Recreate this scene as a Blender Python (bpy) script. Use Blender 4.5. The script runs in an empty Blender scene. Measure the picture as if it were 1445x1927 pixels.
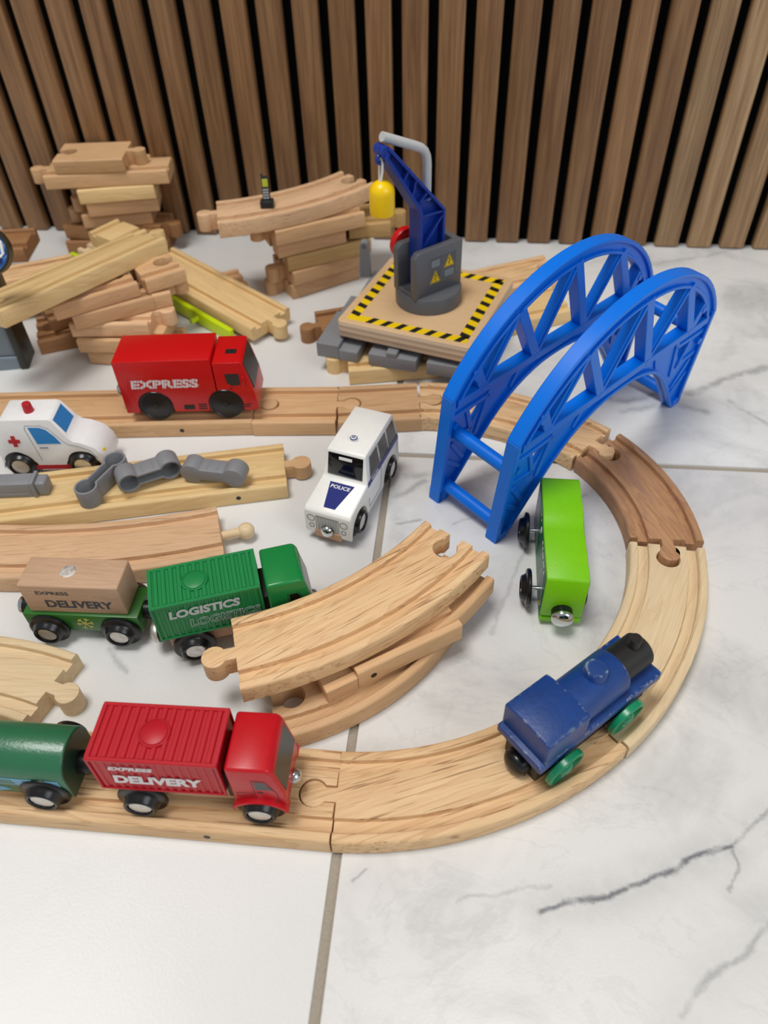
import bpy, bmesh, math, random
from mathutils import Vector, Matrix
random.seed(4)
S = bpy.context.scene
COL = S.collection
PI = math.pi
R = math.radians
MM = 0.001

# ------------------------------------------------------------------ camera, world, lamps, exposure
F_PX, PITCH, YAW, ROLL, CAM_H = 1418.7, R(45.62), R(-8.03), R(-2.17), 0.3197
fw = Vector((math.sin(YAW)*math.cos(PITCH), math.cos(YAW)*math.cos(PITCH), -math.sin(PITCH)))
rt = fw.cross(Vector((0, 0, 1))).normalized()
up = rt.cross(fw)
rt2 = rt*math.cos(ROLL) + up*math.sin(ROLL)
up2 = -rt*math.sin(ROLL) + up*math.cos(ROLL)
cam = bpy.data.cameras.new('camera')
camo = bpy.data.objects.new('camera', cam)
COL.objects.link(camo)
rot = Matrix((rt2, up2, -fw)).transposed()
camo.matrix_world = Matrix.Translation((0, 0, CAM_H)) @ rot.to_4x4()
cam.sensor_fit = 'VERTICAL'
cam.sensor_height = 9.8
cam.sensor_width = 9.8*1445/1927
cam.lens = F_PX*9.8/1927
cam.clip_start = 0.02
cam.clip_end = 30
cam.dof.use_dof = True
cam.dof.focus_distance = 0.37
cam.dof.aperture_fstop = 2.6
S.camera = camo

world = bpy.data.worlds.new('room_light')
S.world = world
world.use_nodes = True
wn = world.node_tree.nodes['Background']
wn.inputs[0].default_value = (0.96, 0.98, 1.0, 1)
wn.inputs[1].default_value = 0.36


def area(name, loc, target, size, power, color):
    l = bpy.data.lights.new(name, 'AREA')
    l.shape = 'SQUARE'
    l.size = size
    l.energy = power
    l.color = color
    o = bpy.data.objects.new(name, l)
    COL.objects.link(o)
    o.location = loc
    o.rotation_euler = (Vector(target)-Vector(loc)).to_track_quat('-Z', 'Y').to_euler()
    return o


area('ceiling_lamp', (-0.45, 0.1, 2.2), (0, 0.3, 0), 0.7, 30, (1.0, 0.978, 0.945))
area('window_light', (1.7, -0.9, 1.5), (0.1, 0.35, 0), 1.3, 17, (0.93, 0.97, 1.0))
S.view_settings.view_transform = 'Standard'
S.view_settings.look = 'None'
S.view_settings.exposure = 0.0
S.view_settings.gamma = 1.0
S.view_settings.use_curve_mapping = False


# ------------------------------------------------------------------ materials
def lin(h):
    if isinstance(h, str):
        v = [int(h[i:i+2], 16)/255 for i in (0, 2, 4)]
    else:
        v = h
    return tuple((c/12.92 if c <= .04045 else ((c+.055)/1.055)**2.4) for c in v) + (1.0,)


def newmat(name):
    m = bpy.data.materials.new(name)
    m.use_nodes = True
    nt = m.node_tree
    return m, nt, nt.nodes['Principled BSDF']


class NT:
    """tiny node helper"""
    def __init__(s, nt): s.nt = nt

    def n(s, typ, **kw):
        x = s.nt.nodes.new(typ)
        for k, v in kw.items(): setattr(x, k, v)
        return x

    def l(s, a, b): s.nt.links.new(a, b)

    def math(s, op, a, b=None, c=None, clamp=False):
        x = s.n('ShaderNodeMath', operation=op)
        x.use_clamp = clamp
        for i, v in enumerate((a, b, c)):
            if v is None: continue
            if isinstance(v, (int, float)): x.inputs[i].default_value = v
            else: s.l(v, x.inputs[i])
        return x.outputs[0]

    def vmath(s, op, a, b=None, scale=None):
        x = s.n('ShaderNodeVectorMath', operation=op)
        for i, v in enumerate((a, b)):
            if v is None: continue
            if isinstance(v, (tuple, Vector)): x.inputs[i].default_value = v
            else: s.l(v, x.inputs[i])
        if scale is not None:
            if isinstance(scale, (int, float)): x.inputs['Scale'].default_value = scale
            else: s.l(scale, x.inputs['Scale'])
        return x.outputs['Value'] if op in ('DOT_PRODUCT', 'LENGTH', 'DISTANCE') else x.outputs['Vector']

    def noise(s, vec, scale, detail=3, rough=.55, dist=0):
        x = s.n('ShaderNodeTexNoise')
        s.l(vec, x.inputs['Vector'])
        x.inputs['Scale'].default_value = scale
        x.inputs['Detail'].default_value = detail
        x.inputs['Roughness'].default_value = rough
        x.inputs['Distortion'].default_value = dist
        return x.outputs['Fac']

    def ramp(s, fac, stops):
        x = s.n('ShaderNodeValToRGB')
        e = x.color_ramp.elements
        while len(e) < len(stops): e.new(.5)
        for i, (p, c) in enumerate(stops):
            e[i].position = p
            e[i].color = c if len(c) == 4 else tuple(c)+(1,)
        s.l(fac, x.inputs['Fac'])
        return x.outputs['Color']

    def mix(s, fac, a, b, typ='MIX'):
        x = s.n('ShaderNodeMix', data_type='RGBA', blend_type=typ)
        for sock, v in ((x.inputs[0], fac), (x.inputs[6], a), (x.inputs[7], b)):
            if isinstance(v, (int, float)): sock.default_value = v
            elif isinstance(v, tuple): sock.default_value = v
            else: s.l(v, sock)
        return x.outputs[2]

    def maprange(s, v, a, b, c, d, smooth=False):
        x = s.n('ShaderNodeMapRange')
        if smooth: x.interpolation_type = 'SMOOTHSTEP'
        s.l(v, x.inputs[0])
        for i, k in enumerate((a, b, c, d)): x.inputs[i+1].default_value = k
        return x.outputs[0]


def plastic(name, col, rough=.35, spec=.5, bump=0, coat=0):
    m, nt, b = newmat(name)
    c = lin(col)
    h = NT(nt)
    tc = h.n('ShaderNodeTexCoord').outputs['Object']
    f = h.noise(tc, 260, 4, .6)
    h.l(h.mix(h.maprange(f, .3, .7, 0, .22), c, tuple(x*.8 for x in c[:3])+(1,)), b.inputs['Base Color'])
    b.inputs['Roughness'].default_value = rough
    b.inputs['Specular IOR Level'].default_value = spec
    b.inputs['Coat Weight'].default_value = coat
    if bump:
        bp = h.n('ShaderNodeBump')
        bp.inputs['Strength'].default_value = bump
        bp.inputs['Distance'].default_value = .0004
        h.l(h.noise(tc, 900, 3), bp.inputs['Height'])
        h.l(bp.outputs[0], b.inputs['Normal'])
    return m


def metal(name, col, rough=.2):
    m, nt, b = newmat(name)
    h = NT(nt)
    tc = h.n('ShaderNodeTexCoord').outputs['Object']
    b.inputs['Base Color'].default_value = lin(col)
    b.inputs['Metallic'].default_value = 1
    h.l(h.maprange(h.noise(tc, 500, 3), .3, .7, rough*.7, rough*1.4), b.inputs['Roughness'])
    return m


def wood(name, light, dark, streak=.55, fleck=.25, ring=1.0, rough=.55, seed=0.0, patch=None):
    """sawn wood, grain along the piece's own x axis"""
    m, nt, b = newmat(name)
    h = NT(nt)
    tc = h.n('ShaderNodeTexCoord').outputs['Object']
    oi = h.n('ShaderNodeObjectInfo')
    rnd = h.math('MULTIPLY', oi.outputs['Random'], 7.0)
    cv = h.n('ShaderNodeCombineXYZ')
    h.l(rnd, cv.inputs[0]); h.l(rnd, cv.inputs[1]); cv.inputs[2].default_value = seed
    p = h.vmath('ADD', tc, cv.outputs[0])
    wob = h.noise(p, 14, 2)
    sy = h.n('ShaderNodeMapping'); sy.inputs['Scale'].default_value = (5, 62, 30)
    h.l(p, sy.inputs['Vector'])
    wv = h.vmath('ADD', sy.outputs[0], h.vmath('SCALE', h.n('ShaderNodeCombineXYZ').outputs[0], None, 1.0))
    rings = h.noise(wv, ring, 3, .55, 1.6)
    bands = h.math('FRACT', h.math('MULTIPLY', rings, 7.0))
    bands = h.math('POWER', bands, 2.6)
    sf = h.n('ShaderNodeMapping'); sf.inputs['Scale'].default_value = (60, 700, 500)
    h.l(p, sf.inputs['Vector'])
    fine = h.noise(sf.outputs[0], 1.0, 3, .6)
    sk = h.n('ShaderNodeMapping'); sk.inputs['Scale'].default_value = (26, 1000, 1000)
    h.l(p, sk.inputs['Vector'])
    flk = h.maprange(h.noise(sk.outputs[0], 1.0, 2, .5), .615, .67, 0, 1)
    L, D = lin(light), lin(dark)
    c = h.mix(h.math('MULTIPLY', bands, streak), L, D)
    c = h.mix(h.maprange(wob, .35, .75, 0, .35), c, h.mix(.5, L, D))
    c = h.mix(h.maprange(fine, .35, .7, 0, .22), c, D)
    c = h.mix(h.math('MULTIPLY', flk, fleck), c, tuple(x*.5 for x in D[:3])+(1,))
    if patch:
        pn = h.noise(h.vmath('MULTIPLY', p, (1, 2.5, 2)), 34, 3, .6, 1.0)
        c = h.mix(h.maprange(pn, .48, .66, 0, .8), c, lin(patch))
    hs = h.n('ShaderNodeHueSaturation')
    h.l(c, hs.inputs['Color'])
    h.l(h.maprange(oi.outputs['Random'], 0, 1, .93, 1.06), hs.inputs['Value'])
    h.l(hs.outputs[0], b.inputs['Base Color'])
    b.inputs['Roughness'].default_value = rough
    b.inputs['Specular IOR Level'].default_value = .35
    bp = h.n('ShaderNodeBump')
    bp.inputs['Strength'].default_value = .25
    bp.inputs['Distance'].default_value = .0003
    h.l(fine, bp.inputs['Height'])
    h.l(bp.outputs[0], b.inputs['Normal'])
    return m


M = dict(
    pine=wood('pale_pine', 'E6C496', 'BA8252', .42, .75),
    pine2=wood('yellow_pine', 'E6C892', 'C49A60', .4, .15, seed=3),
    cream=wood('cream_wood', 'E4CDA6', 'C8A67A', .35, .25, seed=5),
    beech=wood('beech', 'D8B084', 'B08458', .3, .3, 1.5, seed=7),
    pinkbeech=wood('sawn_beech', 'E2BC94', 'BC9068', .35, .45, 1.4, seed=9),
    tan=wood('tan_beech', 'D2A87E', 'AC8058', .3, .2, 1.3, seed=11),
    walnut=wood('stained_wood', 'BC9068', '8A5E40', .55, .2, 1.0, seed=13, patch='96705A'),
    olive=wood('olive_wood', 'BD9A66', '9A7646', .4, .25, 1.2, seed=15),
    cargo=wood('cargo_beech', 'C6A386', 'A07E62', .3, .2, 2.0, seed=17),
    brown=wood('brown_beech', 'A2764E', '7E5636', .35, .2, 1.2, seed=19),
    chassis=wood('chassis_wood', 'C8A080', 'A47E60', .2, .2, 2.0, seed=21),
    blue=plastic('bridge_blue', '0074E6', .36, .28, .05),
    cblue=plastic('crane_blue', '12389A', .38),
    red=plastic('container_red', 'B81424', .4, .35),
    redb=plastic('cab_red', 'C0101E', .3, .4),
    red2=plastic('express_red', 'C8060E', .3),
    green=plastic('truck_green', '148244', .38),
    greenb=plastic('cab_green', '14823E', .26),
    wgreen=plastic('wagon_green', '2C6A24', .35),
    dgreen=plastic('carriage_green', '2A6C4A', .28, .6, .25),
    dgreen2=plastic('carriage_end_green', '173A26', .4),
    lime=plastic('lime_paint', '78C400', .42, .4, .3),
    lprint=plastic('printed_green', '0C6030', .35),
    lprint2=plastic('printed_grey', '7C8A88', .35),
    navy=plastic('loco_blue', '143C7E', .45, .5, .3),
    black=plastic('black_plastic', '0C0D10', .28),
    bwood=plastic('black_paint', '1A1816', .5),
    grn=plastic('wheel_green', '0A8A5E', .25),
    white=plastic('white_paint', 'EDECE6', .35),
    white2=plastic('ambulance_white', 'EEEEEE', .35),
    grey=plastic('grey_plastic', '84868A', .45),
    dgrey=plastic('dark_grey_plastic', '626468', .4),
    dgrey2=plastic('grey_hollow', '5C5E62', .6),
    slate=plastic('slate_plastic', '7C8892', .45),
    olivek=plastic('dark_rim', '2C2C22', .4),
    lettering=plastic('white_print', 'E4DCDC', .5),
    lettergrey=plastic('grey_print', '42464A', .6),
    lettersilver=plastic('silver_print', 'C4CCC8', .4),
    gold=plastic('gold_print', 'C8B45A', .5),
    glass=plastic('black_glass', '08080A', .12, .6),
    dglass=plastic('window_print', '2A2A2C', .25),
    lens=plastic('blue_print', '2C86CC', .35),
    redp=plastic('red_print', 'B61828', .4),
    yellow=plastic('weight_yellow', 'FFD200', .3),
    ylw=plastic('hazard_yellow', 'F2CC08', .45),
    hblack=plastic('hazard_black', '141412', .5),
    yg=plastic('lime_plastic', 'C6E000', .35),
    cord=plastic('white_cord', 'E8E6E0', .7),
    pipe=plastic('pale_grey_pipe', 'C4C6C6', .35),
    chrome=metal('steel', 'C8CCCE', .12),
    hub=metal('hub_steel', 'DCDAD6', .5),
    navyp=plastic('police_blue', '1A2A78', .4),
    sky=plastic('light_blue_print', '6FA8C8', .45),
    phone=plastic('phone_black', '202426', .4),
    lcd=plastic('phone_screen', 'B4BC2C', .4),
    felt=plastic('black_felt', '060607', .95, .1),
    line=plastic('grey_line_print', '8A95A2', .5),
)


def ply():
    m, nt, b = newmat('birch_plywood')
    h = NT(nt)
    g = h.n('ShaderNodeTexCoord').outputs['Object']
    geo = h.n('ShaderNodeNewGeometry').outputs['True Normal']
    sx = h.n('ShaderNodeSeparateXYZ'); h.l(g, sx.inputs[0])
    f = h.noise(h.vmath('MULTIPLY', g, (40, 400, 100)), 1.0, 3, .6)
    top = h.mix(f, lin('E0BE94'), lin('D2AC7E'))
    zz = h.math('ADD', h.math('MULTIPLY', sx.outputs[2], 230.0), h.math('MULTIPLY', f, .25))
    side = h.mix(h.maprange(h.math('PINGPONG', zz, .5), .12, .38, 0, 1), lin('BEA68E'), lin('E2CCB0'))
    sn = h.n('ShaderNodeSeparateXYZ'); h.l(geo, sn.inputs[0])
    h.l(h.mix(h.maprange(sn.outputs[2], .3, .8, 0, 1), side, top), b.inputs['Base Color'])
    b.inputs['Roughness'].default_value = .55
    return m


def slatmat(name='walnut_slat', cols=('6E4C32', '906A45', 'AA845C'), k=1.0):
    m, nt, b = newmat(name)
    h = NT(nt)
    tc = h.n('ShaderNodeTexCoord').outputs['Object']
    oi = h.n('ShaderNodeObjectInfo').outputs['Random']
    cv = h.n('ShaderNodeCombineXYZ')
    r7 = h.math('MULTIPLY', oi, 9.0)
    for i in range(3): h.l(r7, cv.inputs[i])
    p = h.vmath('ADD', tc, cv.outputs[0])
    a = h.noise(h.vmath('MULTIPLY', p, (160*k, 160*k, 7)), 1.0, 4, .6, .8)
    f = h.noise(h.vmath('MULTIPLY', p, (900, 900, 22)), 1.0, 3, .6)
    c = h.ramp(a, [(.25, lin(cols[0])), (.5, lin(cols[1])), (.75, lin(cols[2]))])
    c = h.mix(h.maprange(f, .45, .7, 0, .45), c, lin('553A26'))
    hs = h.n('ShaderNodeHueSaturation')
    h.l(c, hs.inputs['Color'])
    h.l(h.maprange(oi, 0, 1, .86, 1.12), hs.inputs['Value'])
    h.l(hs.outputs[0], b.inputs['Base Color'])
    b.inputs['Roughness'].default_value = .5
    bp = h.n('ShaderNodeBump'); bp.inputs['Strength'].default_value = .3; bp.inputs['Distance'].default_value = .0004
    h.l(f, bp.inputs['Height']); h.l(bp.outputs[0], b.inputs['Normal'])
    return m


VEINS = [  # printed veins of the porcelain, world mm: points, half width, strength
    ([(42, 100), (52, 104), (67, 107), (80, 113), (94, 120), (105, 126), (119, 132)], 2.0, .68),
    ([(119, 132), (120, 124), (115, 115)], 1.3, .4),
    ([(9, 99), (25, 103), (34, 107), (46, 110)], 1.6, .25),
    ([(-33, 103), (-28, 108)], 1.1, .4),
    ([(119, 132), (128, 140), (137, 148), (160, 162)], 1.6, .4),
    ([(90, 69), (96, 77), (104, 85), (116, 92), (127, 103), (150, 118)], 2.0, .34),
    ([(89, 432), (110, 430), (133, 442), (154, 441), (179, 459), (213, 478)], 5, .42),
    ([(105, 418), (142, 429), (161, 422)], 5, .36),
    ([(134, 612), (168, 633), (200, 642), (259, 676)], 4, .3),
    ([(178, 435), (198, 411), (230, 396)], 4, .34),
    ([(-33, 342), (-17, 346), (-1, 359)], 5, .32),
    ([(-38, 323), (-21, 339)], 4, .36),
    ([(-172, 200), (-165, 193), (-158, 189)], 2.4, .3),
    ([(36, 351), (53, 343), (62, 325), (75, 335)], 2.4, .32),
    ([(-36, 301), (-22, 307)], 2.2, .38),
    ([(20, 228), (30, 262), (42, 298), (61, 310)], 2, .22),
    ([(-281, 657), (-306, 624), (-349, 591)], 8, .4),
    ([(-205, 581), (-175, 574)], 4, .3),
    ([(-3, 304), (20, 315), (30, 331)], 1.6, .3),
]


def marble():
    m, nt, b = newmat('marble_porcelain')
    h = NT(nt)
    pos = h.n('ShaderNodeNewGeometry').outputs['Position']
    mm = h.vmath('SCALE', pos, None, 1000.0)
    nz = h.n('ShaderNodeTexNoise'); nz.inputs['Scale'].default_value = .055; nz.inputs['Detail'].default_value = 5
    nz.inputs['Roughness'].default_value = .65
    h.l(mm, nz.inputs['Vector'])
    wob = h.vmath('SCALE', h.vmath('SUBTRACT', nz.outputs['Color'], (.5, .5, .5)), None, 9.0)
    p = h.vmath('MULTIPLY', h.vmath('ADD', mm, wob), (1, 1, 0))
    acc = None
    brk = h.maprange(h.noise(mm, .09, 3, .6), .3, .55, .4, 1)
    for pts, w, st in VEINS:
        best = None
        for (ax, ay), (bx, by) in zip(pts, pts[1:]):
            A = Vector((ax, ay, 0)); BA = Vector((bx, by, 0))-A
            pa = h.vmath('SUBTRACT', p, tuple(A))
            t = h.math('MULTIPLY', h.vmath('DOT_PRODUCT', pa, tuple(BA)), 1/BA.length_squared, clamp=True)
            cv = h.n('ShaderNodeVectorMath', operation='SCALE'); cv.inputs[0].default_value = BA; h.l(t, cv.inputs['Scale'])
            d = h.vmath('LENGTH', h.vmath('SUBTRACT', pa, cv.outputs['Vector']))
            best = d if best is None else h.math('MINIMUM', best, d)
        core = h.maprange(best, 0, w, st, 0, True)
        halo = h.maprange(best, 0, w*8, st*.3, 0, True)
        v = h.math('MULTIPLY', h.math('ADD', core, halo), brk)
        acc = v if acc is None else h.math('MAXIMUM', acc, v)
    sx = h.n('ShaderNodeSeparateXYZ'); h.l(mm, sx.inputs[0])
    zone = h.maprange(sx.outputs[0], -42, -36, .12, 1.0, True)
    n1 = h.noise(h.vmath('MULTIPLY', h.vmath('ADD', mm, wob), (1, 1.6, 1)), .012, 6, .6, 1.2)
    thin = h.maprange(h.math('ABSOLUTE', h.math('SUBTRACT', n1, .5)), 0, .02, .07, 0, True)
    cloud = h.maprange(h.noise(mm, .014, 5, .6, .6), .44, .72, 0, .34, True)
    acc = h.math('MAXIMUM', acc, h.math('MULTIPLY', h.math('ADD', thin, cloud), zone))
    c = h.mix(acc, lin('E2E2E0'), lin('5A5E66'))
    sp = h.maprange(h.noise(mm, 1.1, 3, .7), .3, .7, 0, .09)
    c = h.mix(sp, c, lin('A8A6A4'))
    h.l(c, b.inputs['Base Color'])
    b.inputs['Roughness'].default_value = .36
    b.inputs['Specular IOR Level'].default_value = .35
    bp = h.n('ShaderNodeBump'); bp.inputs['Strength'].default_value = .12; bp.inputs['Distance'].default_value = .0006
    h.l(h.noise(mm, .75, 3, .6), bp.inputs['Height']); h.l(bp.outputs[0], b.inputs['Normal'])
    return m


def groutmat():
    m, nt, b = newmat('grout')
    h = NT(nt)
    g = h.n('ShaderNodeNewGeometry').outputs['Position']
    f = h.noise(g, 700, 5, .7)
    h.l(h.mix(f, lin('8E8476'), lin('B4AA9A')), b.inputs['Base Color'])
    b.inputs['Roughness'].default_value = .9
    bp = h.n('ShaderNodeBump'); bp.inputs['Strength'].default_value = .6; bp.inputs['Distance'].default_value = .0006
    h.l(f, bp.inputs['Height']); h.l(bp.outputs[0], b.inputs['Normal'])
    return m


M['ply'] = ply(); M['slat'] = slatmat(); M['slat2'] = slatmat('light_walnut_slat', ('846448', 'A6845E', 'C4A680'), 1.3); M['marble'] = marble(); M['grout'] = groutmat()

# ------------------------------------------------------------------ mesh helpers (all in mm)


def merge(bm, t):
    me = bpy.data.meshes.new('t'); t.to_mesh(me); t.free()
    bm.from_mesh(me); bpy.data.meshes.remove(me)


def bevel(t, w, seg=2, ang=30):
    if w <= 0: return
    es = [e for e in t.edges if len(e.link_faces) == 2 and e.calc_face_angle(0) > R(ang)]
    bmesh.ops.bevel(t, geom=es, offset=w, segments=seg, affect='EDGES', profile=.5, clamp_overlap=True)


def xf(t, mat):
    if mat is not None: bmesh.ops.transform(t, matrix=mat, verts=t.verts)


def box(bm, x0, x1, y0, y1, z0, z1, bev=0, seg=2, mat=None):
    t = bmesh.new()
    bmesh.ops.create_cube(t, size=1)
    xf(t, Matrix.Translation(((x0+x1)/2, (y0+y1)/2, (z0+z1)/2)) @ Matrix.Diagonal((x1-x0, y1-y0, z1-z0, 1)))
    bevel(t, bev, seg)
    xf(t, mat); merge(bm, t)


def prism(bm, poly, axis, a0, a1, bev=0, seg=2, mat=None, ang=30):
    t = bmesh.new()
    def P(u, v, a):
        return {'x': (a, u, v), 'y': (u, a, v), 'z': (u, v, a)}[axis]
    lo = [t.verts.new(P(u, v, a0)) for u, v in poly]
    hi = [t.verts.new(P(u, v, a1)) for u, v in poly]
    n = len(poly)
    t.faces.new(lo); t.faces.new(hi[::-1])
    for i in range(n): t.faces.new((lo[i], hi[i], hi[(i+1) % n], lo[(i+1) % n]))
    bmesh.ops.recalc_face_normals(t, faces=t.faces)
    bevel(t, bev, seg, ang)
    xf(t, mat); merge(bm, t)


def lathe(bm, prof, n=24, mat=None, cap=True):
    """profile (r,h) around z"""
    t = bmesh.new()
    rings = []
    for r, hh in prof:
        if r < 1e-6: rings.append([t.verts.new((0, 0, hh))])
        else: rings.append([t.verts.new((r*math.cos(2*PI*i/n), r*math.sin(2*PI*i/n), hh)) for i in range(n)])
    for a, b in zip(rings, rings[1:]):
        for i in range(n):
            j = (i+1) % n
            q = [a[i % len(a)], a[j % len(a)], b[j % len(b)], b[i % len(b)]]
            u = []
            for v in q:
                if v not in u: u.append(v)
            if len(u) > 2: t.faces.new(u)
    if cap:
        for rg in (rings[0], rings[-1]):
            if len(rg) > 1: t.faces.new(rg)
    bmesh.ops.recalc_face_normals(t, faces=t.faces)
    xf(t, mat); merge(bm, t)


def AX(axis, loc=(0, 0, 0), flip=False):
    """matrix taking +z to given axis, at loc"""
    d = {'x': Vector((1, 0, 0)), 'y': Vector((0, 1, 0)), 'z': Vector((0, 0, 1))}.get(axis, None)
    d = Vector(axis).normalized() if d is None else d
    if flip: d = -d
    return Matrix.Translation(loc) @ d.to_track_quat('Z', 'Y').to_matrix().to_4x4()


def tube(bm, pts, r, n=12, closed=False):
    t = bmesh.new()
    P = [Vector(p) for p in pts]
    rings = []
    prev = None
    for i, p in enumerate(P):
        if closed: d = (P[(i+1) % len(P)]-P[i-1])
        else: d = P[min(i+1, len(P)-1)]-P[max(i-1, 0)]
        d.normalize()
        if prev is None:
            a = d.orthogonal().normalized()
        else:
            a = (prev-d*prev.dot(d)).normalized()
        prev = a
        b = d.cross(a)
        rings.append([t.verts.new(p+r*(a*math.cos(2*PI*k/n)+b*math.sin(2*PI*k/n))) for k in range(n)])
    prs = list(zip(rings, rings[1:]))
    if closed: prs.append((rings[-1], rings[0]))
    for A, B in prs:
        for k in range(n): t.faces.new((A[k], A[(k+1) % n], B[(k+1) % n], B[k]))
    if not closed:
        t.faces.new(rings[0]); t.faces.new(rings[-1])
    bmesh.ops.recalc_face_normals(t, faces=t.faces)
    merge(bm, t)


def obj(name, bm, mat, parent=None, smooth=35):
    me = bpy.data.meshes.new(name)
    bmesh.ops.scale(bm, vec=(MM, MM, MM), verts=bm.verts)
    bm.to_mesh(me); bm.free()
    if smooth:
        me.shade_smooth()
        me.set_sharp_from_angle(angle=R(smooth))
    me.materials.append(M[mat] if isinstance(mat, str) else mat)
    o = bpy.data.objects.new(name, me)
    COL.objects.link(o)
    if parent is not None: o.parent = parent
    return o


def place(o, x, y, z=0, rz=0, rx=0, ry=0):
    o.location = (x*MM, y*MM, z*MM)
    o.rotation_euler = (Matrix.Rotation(R(rz), 3, 'Z') @ Matrix.Rotation(R(ry), 3, 'Y') @ Matrix.Rotation(R(rx), 3, 'X')).to_euler()
    return o


def tag(o, label, cat, group=None):
    o['label'] = label; o['category'] = cat
    if group: o['group'] = group
    return o


def thing(name, label, cat, x, y, z=0, rz=0, rx=0, ry=0, group=None):
    o = bpy.data.objects.new(name, None)
    o.empty_display_size = .01
    COL.objects.link(o)
    place(o, x, y, z, rz, rx, ry)
    return tag(o, label, cat, group)


def text(parent, s, size, loc, rot, mat, bold=0.0, shear=0.0, width=None, outline=0.0, name='lettering', depth=.06):
    cu = bpy.data.curves.new('t', 'FONT')
    cu.body = s; cu.size = size*MM; cu.shear = shear
    cu.align_x = 'CENTER'; cu.align_y = 'CENTER'
    cu.resolution_u = 3
    if outline:
        cu.fill_mode = 'NONE'; cu.bevel_depth = outline*MM; cu.bevel_resolution = 0
        cu.offset = bold*MM
    else:
        cu.extrude = depth*MM; cu.offset = bold*MM
    to = bpy.data.objects.new('t', cu)
    COL.objects.link(to)
    dg = bpy.context.evaluated_depsgraph_get()
    me = bpy.data.meshes.new_from_object(to.evaluated_get(dg))
    bpy.data.objects.remove(to); bpy.data.curves.remove(cu)
    if width:
        xs = [v.co.x for v in me.vertices]
        k = width*MM/(max(xs)-min(xs))
        for v in me.vertices: v.co.x *= k
    me.materials.clear(); me.materials.append(M[mat])
    o = bpy.data.objects.new(name, me)
    COL.objects.link(o); o.parent = parent
    o.location = [c*MM for c in loc]
    o.rotation_euler = rot
    return o


NEAR = (PI/2, 0, 0)   # lettering standing on a -y face, read along +x


# ------------------------------------------------------------------ setting: floor, slatted wall
tile_rot = R(1.03)
fl = bmesh.new()
box(fl, -1700, 1700, -900, 700, -14, -1.3)
floor = obj('floor', fl, 'grout', smooth=0)
floor['kind'] = 'structure'
for (u0, u1, v0, v1) in [(-640, -40.8, -420, 690), (-36.8, 563, -235, 360.8), (-36.8, 563, 364.8, 690),
                         (-1240, -644, -235, 360.8), (-1240, -644, 364.8, 690), (567, 1170, -420, 690),
                         (-36.8, 563, -840, -239), (-1240, -644, -840, -239), (-640, -40.8, -840, -424), (567, 1170, -840, -424)]:
    b = bmesh.new()
    box(b, u0, u1, v0, v1, -8, 0, .8, 2)
    t = obj('tile', b, 'marble', floor)
    t.rotation_euler = (0, 0, tile_rot)

WY = 656.3
b = bmesh.new()
box(b, -1000, 1000, WY+9, WY+45, 0, 2400)
wall = obj('wall_back', b, 'felt', smooth=0)
wall['kind'] = 'structure'
b = bmesh.new()
box(b, .2, 20.3, WY, WY+10, .4, 2395, 2.2, 3)
sl0 = obj('slat', b, 'slat', wall)
sl0.location = ((-372.1-27.87*22)*MM, 0, 0)
sl1 = sl0.copy(); sl1.data = sl0.data.copy(); sl1.data.materials[0] = M['slat2']; COL.objects.link(sl1); sl1.parent = wall
sl1.location = ((-372.1+27.87*49)*MM, 0, 0)   # a lighter panel begins at the right
for k in range(-21, 49):
    o = (sl0 if k < 19 else sl1).copy(); COL.objects.link(o); o.parent = wall
    o.location = ((-372.1+27.87*k)*MM, random.uniform(-.3, .3)*MM, 0)


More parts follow.
